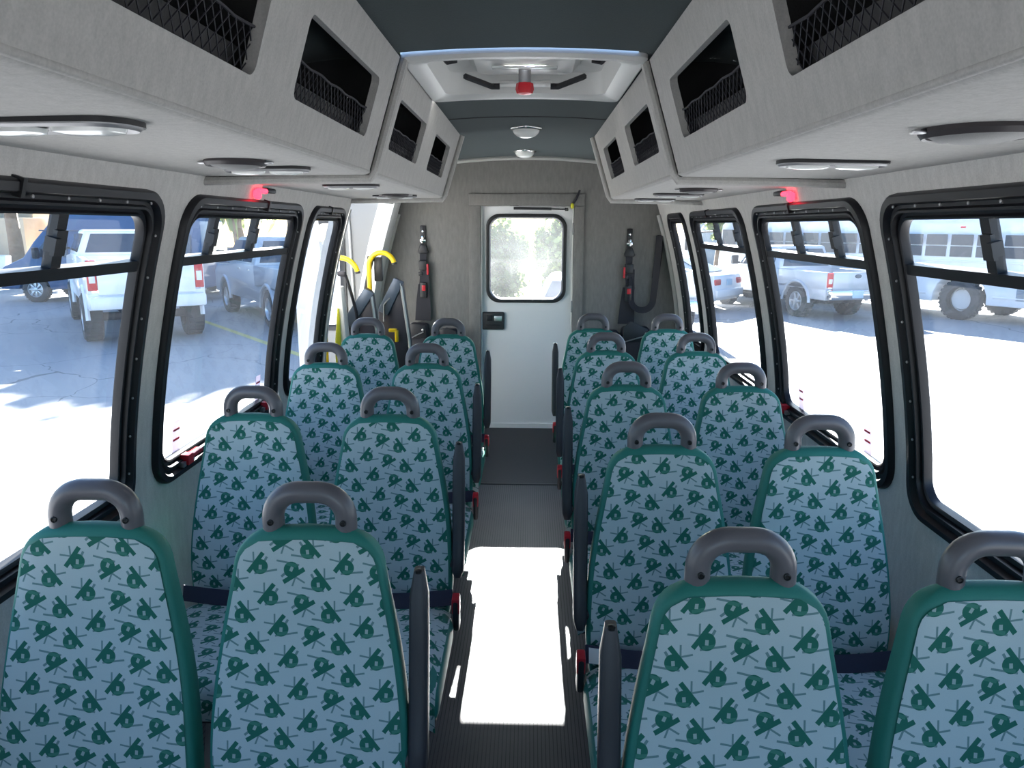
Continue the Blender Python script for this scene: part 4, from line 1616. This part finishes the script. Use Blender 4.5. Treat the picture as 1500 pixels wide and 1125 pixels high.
def pickup(name, label, pos, ang, paint, P, group='pickup trucks outside'):
    L = dict(W=2.0, wb=3.9, r=0.44, zb=0.55, rail=1.45, floor=1.0, hood=1.42, roof=2.0, rear=-1.15, nose=1.0, bedend=0.95, cabend=3.05, tw=0.28, rim=M['rim'], plate=False, bumper=M['chrome'], badge=False)
    L.update(P)
    W, wb, r, zb = L['W'], L['wb'], L['r'], L['zb']
    o = thing(name, label, 'pickup truck', pos, group=group, world=False, rz=ang)
    fx = wb + L['nose']
    be = L['bedend']
    mb = MB()
    ar = [(0, r, r * 1.22), (wb, r, r * 1.22)]
    top = [(L['rear'], zb), (L['rear'], L['floor']), (be, L['floor']), (be, L['rail']), (L['cabend'], L['rail']), (L['cabend'] + 0.1, L['hood']), (fx - 0.25, L['hood'] - 0.08), (fx, L['hood'] - 0.25), (fx, zb)]
    mb.prism(side_poly(top, zb, ar), -W / 2, W / 2, 'y', bev=0.03)
    for s in (-1, 1):
        mb.prism([(L['rear'], L['floor'] - 0.06), (be, L['floor'] - 0.06), (be, L['rail']), (L['rear'], L['rail'])], s * (W / 2 - 0.09), s * W / 2, 'y', bev=0.02)
        for ax in (0, wb):        # flared arches
            pts = [(ax + r * 1.3 * math.cos(a), s * (W / 2 + 0.0), r + r * 1.3 * math.sin(a)) for a in [PI * i / 12 for i in range(13)]]
            mb.tube(pts, r * 0.10, 6)
    body = mb.build('body', paint, o)
    mb = MB()
    wf = lambda z: lerp(W / 2 - 0.03, W / 2 - 0.22, (z - L['rail']) / (L['roof'] - L['rail']))
    zt = L['roof']
    ca, cb = be + 0.02, L['cabend']
    frustum(mb, [(ca, L['rail'] - 0.03), (cb + 0.55, L['rail'] - 0.03), (cb - 0.25, zt), (ca + 0.16, zt)], wf, 0.05)
    mb.build('cab', paint, o)
    zg0, zg1 = L['rail'] + 0.05, zt - 0.08
    mb = MB()
    xr = lambda z: lerp(ca, ca + 0.16, (z - L['rail'] + 0.03) / (zt - L['rail'] + 0.03)) - 0.004
    quad(mb, [(xr(zg0), -wf(zg0) + 0.12, zg0), (xr(zg1), -wf(zg1) + 0.12, zg1), (xr(zg1), wf(zg1) - 0.12, zg1), (xr(zg0), wf(zg0) - 0.12, zg0)])
    mb.build('rear_window', M['carglass'], o)
    mb = MB()
    xf = lambda z: lerp(cb + 0.55, cb - 0.25, (z - L['rail'] + 0.03) / (zt - L['rail'] + 0.03)) + 0.006
    quad(mb, [(xf(zg0), -wf(zg0) + 0.1, zg0), (xf(zg1), -wf(zg1) + 0.1, zg1), (xf(zg1), wf(zg1) - 0.1, zg1), (xf(zg0), wf(zg0) - 0.1, zg0)])
    mb.build('windscreen', M['carglass'], o)
    mid = lerp(ca, cb, 0.50)
    for s in (-1, 1):
        for x0, x1, f in ((ca + 0.25, mid - 0.05, 0), (mid + 0.05, cb + 0.32, 1)):
            mb = MB()
            ee = 0.006
            q = [(x0, s * (wf(zg0) + ee), zg0), (x1, s * (wf(zg0) + ee), zg0), (x1 - (0.42 if f else 0.0), s * (wf(zg1) + ee), zg1), (x0 + (0.0 if f else 0.04), s * (wf(zg1) + ee), zg1)]
            quad(mb, q)
            mb.build('side_window', M['carglass'], o)
            mb = MB()
            mb.box((x0 + 0.12, s * (W / 2 + 0.005), L['rail'] - 0.12), (0.18, 0.03, 0.03), bev=0.01)
            mb.build('door_handle', M['chrome'], o)
        mb = MB()
        mb.box((cb + 0.28, s * (W / 2 + 0.14), L['rail'] + 0.16), (0.10, 0.20, 0.26), bev=0.03)
        mb.box((cb + 0.28, s * (W / 2 + 0.02), L['rail'] + 0.08), (0.06, 0.10, 0.05), bev=0.01)
        mb.build('mirror', M['blackp'], o)
    # tailgate, lamps, bumper
    mb = MB()
    mb.box((L['rear'] - 0.01, 0, (L['floor'] + L['rail']) / 2 - 0.03), (0.07, W - 0.36, L['rail'] - L['floor'] + 0.06), bev=0.02)
    tg = mb.build('tailgate', paint, o)
    if L['badge']:
        mb = MB()
        mb.lathe([(0.10, 0), (0.095, 0.012), (0.001, 0.014)], 20, Matrix.Translation((L['rear'] - 0.045, 0, L['rail'] - 0.10)) @ Matrix.Rotation(-PI / 2, 4, 'Y') @ Matrix.Diagonal((0.5, 1, 1, 1)))
        mb.build('oval_badge', M['navyplate'], tg)
    for s in (-1, 1):
        mb = MB()
        h = L['rail'] - L['floor']
        mb.box((L['rear'] + 0.0, s * (W / 2 - 0.10), (L['floor'] + L['rail']) / 2), (0.06, 0.16, h * 0.92), bev=0.015)
        tl = mb.build('tail_light', M['tail'], o)
        mb = MB()
        mb.box((L['rear'] - 0.03, s * (W / 2 - 0.10), L['floor'] + h * 0.42), (0.02, 0.10, h * 0.30), bev=0.006)
        mb.build('reverse_lens', M['amber'], tl)
    mb = MB()
    mb.box((L['rear'] - 0.10, 0, zb + 0.14), (0.20, W - 0.04, 0.24), bev=0.04)
    bp = mb.build('rear_bumper', L['bumper'], o)
    if L['plate']:
        mb = MB()
        mb.box((L['rear'] - 0.205, 0.1, zb + 0.15), (0.02, 0.32, 0.17), bev=0.004)
        mb.build('number_plate', M['plate'], bp)
    mb = MB()
    mb.box((fx + 0.04, 0, zb + 0.14), (0.16, W - 0.06, 0.26), bev=0.05)
    mb.build('front_bumper', L['bumper'], o)
    mb = MB()
    mb.box((wb / 2, 0, zb - 0.02), (wb + 1.2, 0.9, 0.22), bev=0.02)
    mb.box((0, 0, r), (0.16, W - 0.4, 0.16), bev=0.04)
    mb.build('chassis', M['blackp'], o)
    for x in (0, wb):
        for s in (-1, 1):
            add_wheel(o, x, s * (W / 2 - L['tw'] / 2 + L.get('poke', 0.0)), r, L['tw'], L['rim'])
    return o


pickup('pickup_truck', 'tall lifted white pickup seen from behind with chunky black tyres', (-7.80, 14.72, GZ), math.radians(124.6), M['wpaint'],
       dict(W=2.03, wb=4.05, r=0.46, tw=0.34, zb=0.68, floor=1.02, rail=1.62, hood=1.58, roof=2.12, poke=0.07, bumper=M['wpaint'], rear=-1.05, badge=False))
pickup('pickup_truck', 'silver crew cab pickup parked beyond the faded yellow parking line', (-4.97, 16.76, GZ), math.radians(125.6), M['silver'],
       dict(W=2.0, wb=3.7, r=0.41, zb=0.50, floor=0.90, rail=1.33, hood=1.30, roof=1.95, rear=-1.1))
pickup('pickup_truck', 'silver pickup with a blue number plate parked before the white bus', (7.62, 19.4, GZ), math.radians(109), M['silver'],
       dict(W=1.78, wb=3.2, r=0.40, zb=0.50, floor=0.80, rail=1.18, hood=1.16, roof=1.76, rear=-1.08, bedend=0.75, cabend=2.25, plate=True, badge=True))
pickup('pickup_truck', 'white pickup showing only its tail light behind the corner window', (2.70, 16.6, GZ), math.radians(91), M['wpaint'],
       dict(W=1.84, wb=2.9, r=0.38, zb=0.50, floor=0.85, rail=1.30, hood=1.25, roof=1.80, rear=-1.05, nose=0.8, bedend=0.7, cabend=2.1))


def sedan(name, label, pos, ang, paint, L=4.8, W=1.82, H=1.45, rim=None, plate=False):
    o = thing(name, label, 'car', pos, group='cars outside', world=False, rz=ang)
    r = 0.33
    wb = 2.78
    rear, fx = -1.02, wb + 1.0
    mb = MB()
    top = [(rear, 0.30), (rear - 0.03, 0.62), (rear + 0.02, 0.98), (rear + 0.55, 1.03), (2.3, 0.98), (fx - 0.25, 0.80), (fx, 0.62), (fx, 0.28)]
    mb.prism(side_poly(top, 0.28, [(0, r, r * 1.15), (wb, r, r * 1.15)]), -W / 2, W / 2, 'y', bev=0.07)
    mb.build('body', paint, o)
    wf = lambda z: lerp(W / 2 - 0.06, W / 2 - 0.30, (z - 0.95) / (H - 0.95))
    cab = [(rear + 0.35, 0.97), (2.62, 0.95), (1.62, H - 0.02), (1.0, H), (0.35, H - 0.02)]
    mb = MB()
    frustum(mb, cab, wf, 0.06)
    mb.build('cabin', paint, o)
    z0, z1 = 1.03, H - 0.08
    mb = MB()
    xr = lambda z: lerp(rear + 0.35, 0.35, (z - 0.97) / (H - 0.99)) - 0.012
    quad(mb, [(xr(z0), -wf(z0) + 0.10, z0 + 0.01), (xr(z1), -wf(z1) + 0.1, z1 + 0.01), (xr(z1), wf(z1) - 0.1, z1 + 0.01), (xr(z0), wf(z0) - 0.10, z0 + 0.01)])
    mb.build('rear_window', M['carglass'], o)
    mb = MB()
    xf = lambda z: lerp(2.62, 1.62, (z - 0.95) / (H - 0.97)) + 0.012
    quad(mb, [(xf(z0), -wf(z0) + 0.10, z0), (xf(z1), -wf(z1) + 0.1, z1), (xf(z1), wf(z1) - 0.1, z1), (xf(z0), wf(z0) - 0.10, z0)])
    mb.build('windscreen', M['carglass'], o)
    for s in (-1, 1):
        for q in ([(-0.10, z0), (0.86, z0), (0.86, z1), (0.42, z1)], [(0.95, z0), (2.25, z0), (1.60, z1), (0.95, z1)]):
            mb = MB()
            quad(mb, [(x, s * (wf(z) + 0.008), z) for x, z in q])
            mb.build('side_window', M['carglass'], o)
        mb = MB()
        mb.box((rear + 0.02, s * (W / 2 - 0.20), 0.80), (0.10, 0.36, 0.17), bev=0.04)
        mb.build('tail_light', M['tail'], o)
        mb = MB()
        mb.box((fx - 0.10, s * (W / 2 - 0.24), 0.66), (0.22, 0.36, 0.13), bev=0.04)
        mb.build('headlight', M['amber'], o)
        mb = MB()
        mb.box((2.05, s * (W / 2 + 0.06), 1.03), (0.12, 0.20, 0.13), bev=0.04)
        mb.build('mirror', paint, o)
    mb = MB()
    mb.box((rear - 0.05, 0, 0.50), (0.10, W - 0.08, 0.22), bev=0.04)
    mb.build('rear_bumper', paint, o)
    if plate:
        mb = MB()
        mb.box((rear - 0.035, 0, 0.78), (0.02, 0.32, 0.16), bev=0.004)
        mb.build('number_plate', M['plate'], o)
    for x in (0, wb):
        for s in (-1, 1):
            add_wheel(o, x, s * (W / 2 - 0.11), r, 0.22, rim or M['rim'], 5)
    return o


sedan('sedan_car', 'white saloon car parked with its tail towards the bus', (4.58, 20.95, GZ), math.radians(141.5), M['wpaint'], W=1.74, plate=True)
sedan('sedan_car', 'navy blue car half hidden behind the lifted white pickup', (-11.1, 25.0, GZ), math.radians(2), M['navy'], H=1.5)
sedan('sedan_car', 'white car standing outside the rear door window', (1.0, 13.0, GZ), math.radians(266), M['wpaint'], H=1.5)

# high roof van
vn = thing('cargo_van', 'dark blue high roof van standing behind the lifted white pickup', 'van', (-14.35, 22.2, GZ), world=False, rz=math.radians(181))
vn['group'] = 'vans outside'
r, wb, W = 0.37, 3.75, 2.06
mb = MB()
# x forward from the front axle backwards
top = [(-wb - 1.15, 0.42), (-wb - 1.18, 1.2), (-wb - 1.12, 2.35), (-wb - 0.85, 2.62), (-1.6, 2.68), (-1.0, 2.60), (-0.55, 2.30), (-0.05, 1.72), (0.25, 1.28), (0.85, 1.02), (0.98, 0.72), (0.98, 0.38)]
wv = lambda z: W / 2 if z < 1.2 else lerp(W / 2, W / 2 - 0.26, (z - 1.2) / 1.45)
frustum(mb, side_poly(top, 0.38, [(0, r, r * 1.2), (-wb, r, r * 1.2)]), wv, 0.05)
mb.build('body', M['blue'], vn)
mb = MB()
e = 0.008
quad(mb, [(0.20, -0.82, 1.32), (-0.50, -0.66, 2.20), (-0.50, 0.66, 2.20), (0.20, 0.82, 1.32)])
mb.build('windscreen', M['carglass'], vn)
for s in (-1, 1):
    for q in ([(-0.05, 1.30), (-1.05, 1.30), (-1.05, 1.95), (-0.55, 1.95)], [(-1.25, 1.30), (-2.6, 1.30), (-2.6, 1.95), (-1.25, 1.95)], [(-2.75, 1.30), (-4.6, 1.30), (-4.6, 1.95), (-2.75, 1.95)]):
        mb = MB()
        quad(mb, [(x, s * (wv(z) + e), z) for x, z in q])
        mb.build('side_window', M['carglass'], vn)
    mb = MB()
    mb.box((0.80, s * (W / 2 - 0.22), 0.88), (0.30, 0.34, 0.22), bev=0.05)
    mb.build('headlight', M['amber'], vn)
    mb = MB()
    mb.box((-0.25, s * (W / 2 + 0.16), 1.42), (0.12, 0.22, 0.32), bev=0.04)
    mb.build('mirror', M['blackp'], vn)
    mb = MB()
    mb.box((-2.4, s * (W / 2 - 0.045), 2.05), (4.2, 0.03, 0.035), bev=0.01)
    mb.build('roof_groove', M['navy'], vn)
    for x in (0, -wb):
        add_wheel(vn, x, s * (W / 2 - 0.13), r, 0.24, M['rim'], 8)
mb = MB()
mb.box((0.96, 0, 0.55), (0.16, W - 0.1, 0.32), bev=0.06)
mb.build('front_bumper', M['blackp'], vn)

# school bus
sb = thing('passenger_bus', 'long white bus with a row of split windows across the lot', 'bus', (10.60, 18.62, GZ), world=False, rz=math.radians(122.5))
W, HB, zb = 2.4, 2.72, 0.42
xf, xr_ = 7.9, -4.2
mb = MB()
wv = lambda z: W / 2 if z < 2.15 else W / 2 - 0.75 * ((z - 2.15) / 0.6) ** 2.2
top = [(xr_, zb), (xr_, 2.15), (xr_ + 0.03, 2.35), (xr_ + 0.08, 2.52), (xr_ + 0.2, HB), (xf - 0.2, HB), (xf - 0.06, 2.52), (xf, 2.3), (xf + 0.06, 1.3), (xf + 0.08, 0.9), (xf + 0.05, zb)]
mo = lambda p: (p[0], p[1] - W / 2)


def bus_shell(mb):
    """outline swept from side to side, narrowing along the roof"""
    frustum(mb, side_poly(top, zb, [(0, 0.5, 0.66), (6.6, 0.5, 0.62)]), wv, 0.03)


bus_shell(mb)
# centre the body beside its left flank
mb.v = [(x, y - W / 2, z) for x, y, z in mb.v]
mb.build('body', M['wpaint'], sb)
i = 0
xw = xf - 0.75
while xw > xr_ + 0.9:
    x1, x0 = xw, xw - 0.52
    mb = MB()
    for z0, z1 in ((1.545, 1.80), (1.825, 2.085)):
        quad(mb, [(x0, 0.006, z0), (x1, 0.006, z0), (x1, 0.006, z1), (x0, 0.006, z1)])
    mb.build('window', M['busglass'], sb)
    mb = MB()
    for z0, z1 in ((1.545, 1.80), (1.825, 2.085)):
        quad(mb, [(x0, -W - 0.006, z0), (x1, -W - 0.006, z0), (x1, -W - 0.006, z1), (x0, -W - 0.006, z1)])
    mb.build('window', M['busglass'], sb)
    xw -= 0.62
mb = MB()
quad(mb, [(xf + 0.06, -W + 0.2, 1.45), (xf + 0.006, -W + 0.25, 2.3), (xf + 0.006, -0.25, 2.3), (xf + 0.06, -0.2, 1.45)])
mb.build('windscreen', M['carglass'], sb)
mb = MB()
quad(mb, [(xf - 0.62, 0.006, 1.45), (xf - 0.08, 0.006, 1.45), (xf - 0.08, 0.006, 2.15), (xf - 0.62, 0.006, 2.15)])
mb.build('driver_window', M['busglass'], sb)
for z, x0, x1 in ((0.62, 0.8, 5.8), (0.62, xr_ + 0.05, -0.8), (1.22, xr_ + 0.05, xf - 0.05), (1.44, xr_ + 0.05, xf - 0.05)):
    mb = MB()
    mb.box(((x0 + x1) / 2, 0.012, z), (x1 - x0, 0.03, 0.045), bev=0.012)
    mb.build('rub_rail', M['wpaint'], sb)
for x in (0, 6.6):
    for s in (0, 1):
        add_wheel(sb, x, -0.16 - s * (W - 0.32) if s == 0 else -W + 0.16, 0.50, 0.28, M['whiterim'], 2, hub=(s == 0))
mb = MB()
mb.box((-1.62, 0.008, 0.78), (0.62, 0.02, 0.40), bev=0.004)
vg = mb.build('vent_grille', M['greywall'], sb)
mb = MB()
for k in range(9):
    mb.box((-1.62, 0.022, 0.61 + k * 0.042), (0.56, 0.012, 0.016), bev=0.004)
mb.build('slat', M['alu'], vg)
mb = MB()
mb.tube([(xf + 0.1, 0.05, 2.1), (xf + 0.7, 0.45, 2.05), (xf + 0.95, 0.55, 1.75)], 0.03, 8)
mb.box((xf + 0.95, 0.56, 1.65), (0.08, 0.24, 0.40), bev=0.03)
mb.build('mirror_arm', M['blackp'], sb)
for k in range(5):
    mb = MB()
    mb.box((xf - 0.6 - k * 2.4, 0.0 - 0.03, 2.26), (0.12, 0.04, 0.045), bev=0.012)
    mb.build('marker_light', M['tail'], sb)

# ------------------------------------------------------------------ buildings, motorcycle, trees
bl = thing('low_building', 'tan stucco building with dark windows at the far side of the lot', 'building', (-44, 50, GZ), world=False)
mb = MB()
mb.box((0, 0, 1.3), (24, 6, 2.6), bev=0.03)
mb.build('lower_wall', M['tan'], bl)
mb = MB()
mb.box((0, 1.5, 3.6), (22, 4, 2.2), bev=0.03)
mb.box((0, 1.3, 4.75), (23, 5, 0.25), bev=0.03)
mb.build('upper_storey', M['tan'], bl)
for k in range(6):
    mb = MB()
    mb.box((-9 + k * 3.6, -0.52, 3.5), (2.4, 0.06, 1.2), bev=0.01)
    mb.build('window', M['darkwin'], bl)
bl = thing('orange_building', 'orange fronted building behind the blue van', 'building', (-24.5, 48, GZ), world=False)
mb = MB()
mb.box((0, 0, 1.7), (9, 5, 3.4), bev=0.03)
mb.build('wall', M['orange'], bl)
mb = MB()
mb.box((0, -0.2, 3.6), (9.6, 5.6, 0.4), bev=0.03)
mb.build('roof', M['white'], bl)
bl = thing('grey_shed', 'grey metal sided building beyond the white saloon car', 'building', (14.0, 48, GZ), world=False)
mb = MB()
mb.box((0, 0, 1.9), (7.5, 6, 3.8), bev=0.03)
mb.build('wall', M['greywall'], bl)
mb = MB()
mb.box((0, -0.2, 4.0), (8.0, 6.6, 0.3), bev=0.03)
mb.build('roof', M['white'], bl)
mb = MB()
mb.box((-1.2, -3.03, 1.3), (1.1, 0.08, 2.5), bev=0.01)
mb.box((1.4, -3.03, 2.0), (1.6, 0.08, 1.1), bev=0.01)
mb.build('window', M['darkwin'], bl)

mc = thing('motorcycle', 'white and orange motorcycle parked ahead of the blue van', 'motorcycle', (-19.2, 26.6, GZ), world=False, rz=math.radians(195))
for x in (0, 1.45):
    mb = MB()
    mt = Matrix.Translation((x, 0, 0.33)) @ Matrix.Rotation(PI / 2, 4, 'X')
    mb.lathe([(0.22, -0.06), (0.30, -0.06), (0.33, 0), (0.30, 0.06), (0.22, 0.06)], 24, mt, cap=False)
    w = mb.build('wheel', M['tyre'], mc)
    mb = MB()
    mb.lathe([(0.225, -0.03), (0.20, 0.03), (0.05, 0.05), (0.001, 0.05)], 20, mt, cap=False)
    mb.build('rim', M['rim'], w)
mb = MB()
mb.prism([(0.2, 0.45), (0.25, 0.75), (0.75, 0.80), (1.05, 0.98), (1.25, 0.85), (1.05, 0.45), (0.6, 0.30)], -0.14, 0.14, 'y', bev=0.06)
mb.build('fairing', M['orangebike'], mc)
mb = MB()
mb.prism([(-0.25, 0.82), (-0.15, 0.95), (0.35, 0.84), (0.75, 0.84), (0.72, 0.76), (0.1, 0.76)], -0.12, 0.12, 'y', bev=0.04)
mb.build('seat', M['blackp'], mc)
mb = MB()
mb.prism([(-0.30, 0.60), (-0.35, 1.12), (0.02, 1.12), (0.05, 0.60)], -0.28, 0.28, 'y', bev=0.06)
mb.build('top_box', M['wpaint'], mc)
mb = MB()
mb.prism([(1.15, 0.75), (1.02, 1.35), (1.10, 1.38), (1.42, 0.95), (1.40, 0.75)], -0.20, 0.20, 'y', bev=0.05)
mb.build('front_cowl', M['wpaint'], mc)
mb = MB()
mb.tube([(1.02, -0.36, 1.10), (1.12, 0, 1.05), (1.02, 0.36, 1.10)], 0.02, 8)
mb.build('handlebar', M['blackp'], mc)
mb = MB()
mb.tube([(1.45, 0.08, 0.33), (1.15, 0.08, 1.02)], 0.025, 8)
mb.tube([(1.45, -0.08, 0.33), (1.15, -0.08, 1.02)], 0.025, 8)
mb.build('fork', M['steel'], mc)


def tree(label, x, y, h, cz, rx, rz_, n, trunk=0.22, leaf=0.28, group='trees around the lot', droop=False, seed=1):
    rnd = random.Random(seed)
    o = thing('tree', label, 'tree', (x, y, GZ), group=group, world=False)
    mb = MB()
    pts = [(rnd.uniform(-.1, .1) * k, rnd.uniform(-.1, .1) * k, cz * k / 5) for k in range(6)]
    mb.tube(pts, [trunk * (1.15 - 0.11 * k) for k in range(6)], 9)
    for k in range(5):
        a = rnd.uniform(0, 2 * PI)
        e = Vector(pts[-1])
        mb.tube([pts[-2], e + Vector((math.cos(a) * rx * 0.3, math.sin(a) * rx * 0.3, rz_ * 0.1)), e + Vector((math.cos(a) * rx * 0.7, math.sin(a) * rx * 0.7, rz_ * 0.4))],
                [trunk * 0.5, trunk * 0.35, trunk * 0.12], 6)
    mb.build('trunk', M['bark'], o)
    mb = MB()
    clumps = []
    for k in range(26):
        while True:
            p = Vector((rnd.uniform(-1, 1), rnd.uniform(-1, 1), rnd.uniform(-1, 1)))
            if p.length < 1:
                break
        clumps.append(Vector((p.x * rx * 0.8, p.y * rx * 0.8, cz + p.z * rz_ * 0.8)))
    for i in range(n):
        c = rnd.choice(clumps)
        p = c + Vector((rnd.gauss(0, rx * 0.17), rnd.gauss(0, rx * 0.17), rnd.gauss(0, rz_ * 0.16)))
        d = Vector((rnd.gauss(0, 1), rnd.gauss(0, 1), rnd.gauss(0, 1) - (2.5 if droop else 0.2))).normalized()
        s = d.orthogonal().normalized()
        s = (Matrix.Rotation(rnd.uniform(0, 2 * PI), 3, d) @ s)
        l = leaf * rnd.uniform(0.6, 1.3) * (2.0 if droop else 1)
        w = leaf * (0.18 if droop else 0.45)
        mb.add([p - s * w * 0.2, p + d * l * 0.5 - s * w, p + d * l, p + d * l * 0.5 + s * w], [(0, 1, 2, 3)], False)
    mb.build('crown', M['leaf'], o, recalc=False)
    return o


tree('tall tree with a bare tan trunk at the far end of the lot', -28.5, 41.0, 9, 7.0, 3.2, 2.6, 2600, trunk=0.34, leaf=0.5, seed=3)
tree('broad shade tree behind the blue van', -18.6, 34.6, 11, 8.2, 3.9, 3.0, 7000, leaf=0.95, seed=4)
tree('broad shade tree beyond the navy blue car', -5.6, 36.4, 11, 8.6, 3.3, 3.0, 7000, leaf=0.95, seed=5)
tree('drooping leafy tree beyond the silver crew cab pickup', -11.4, 29.5, 9, 5.8, 3.2, 3.0, 6000, leaf=0.55, droop=True, seed=6)
tree('dense green shrub straight behind the rear door', -0.85, 22.5, 3, 1.2, 0.9, 1.2, 3600, trunk=0.06, leaf=0.2, group='shrubs behind the bus', seed=8)
tree('grey green shrub behind the white car outside the rear door', 0.95, 25.0, 3, 1.3, 0.85, 1.3, 3600, trunk=0.06, leaf=0.2, group='shrubs behind the bus', seed=9)
tree('grey green tree beyond the corner window', 9.0, 36.0, 8, 4.2, 2.2, 2.4, 2600, leaf=0.4, seed=10)

# ------------------------------------------------------------------ light
S = math.radians(24.4)
sd = bpy.data.lights.new('sun', 'SUN')
sd.energy = 28
sd.angle = math.radians(0.53)
sd.color = (1.0, 0.97, 0.93)
so = bpy.data.objects.new('sun', sd)
COL.objects.link(so)
so.rotation_euler = Vector((-0.004, -math.cos(S), -math.sin(S))).to_track_quat('-Z', 'Y').to_euler()

w = bpy.data.worlds.new('sky')
SC.world = w
w.use_nodes = True
nt = w.node_tree
bg = nt.nodes['Background']
sk = nt.nodes.new('ShaderNodeTexSky')
sk.sky_type = 'NISHITA'
sk.sun_disc = False
sk.sun_elevation = S
sk.sun_rotation = 0.0          # towards +y
sk.dust_density = 1.5
tn = nt.nodes.new('ShaderNodeMix')
tn.data_type = 'RGBA'
tn.blend_type = 'MULTIPLY'
tn.inputs[0].default_value = 1
tn.inputs[7].default_value = (0.72, 0.93, 1.17, 1)
nt.links.new(sk.outputs[0], tn.inputs[6])
nt.links.new(tn.outputs[2], bg.inputs[0])
bg.inputs[1].default_value = 0.145

# ------------------------------------------------------------------ camera
cam = bpy.data.cameras.new('camera')
cam.sensor_fit = 'HORIZONTAL'
cam.sensor_width = 36
cam.lens = 36 * 1083 / 1500
cam.clip_start = 0.02
co = bpy.data.objects.new('camera', cam)
COL.objects.link(co)
right = Vector((0.99969235, 0.02437274, 0.00460227))
up = Vector((-0.00959665, 0.20897364, 0.97787419))
fwd = Vector((-0.02287172, 0.97761751, -0.20914325))
R = Matrix((right, up, -fwd)).transposed()
co.matrix_world = Matrix.Translation((0, 0, 1.62)) @ R.to_4x4()
SC.camera = co

for o in bpy.data.objects:          # working note used while building, no longer needed
    if '_world' in o:
        del o['_world']

vs = SC.view_settings
vs.view_transform = 'Standard'
vs.look = 'None'
vs.exposure = 1.75
vs.gamma = 1.0
vs.use_curve_mapping = False
SC.cycles.use_denoising = True
SC.cycles.max_bounces = 10
SC.cycles.diffuse_bounces = 6
SC.cycles.transparent_max_bounces = 24
SC.cycles.sample_clamp_indirect = 8.0
SC.cycles.caustics_reflective = False
SC.cycles.caustics_refractive = False
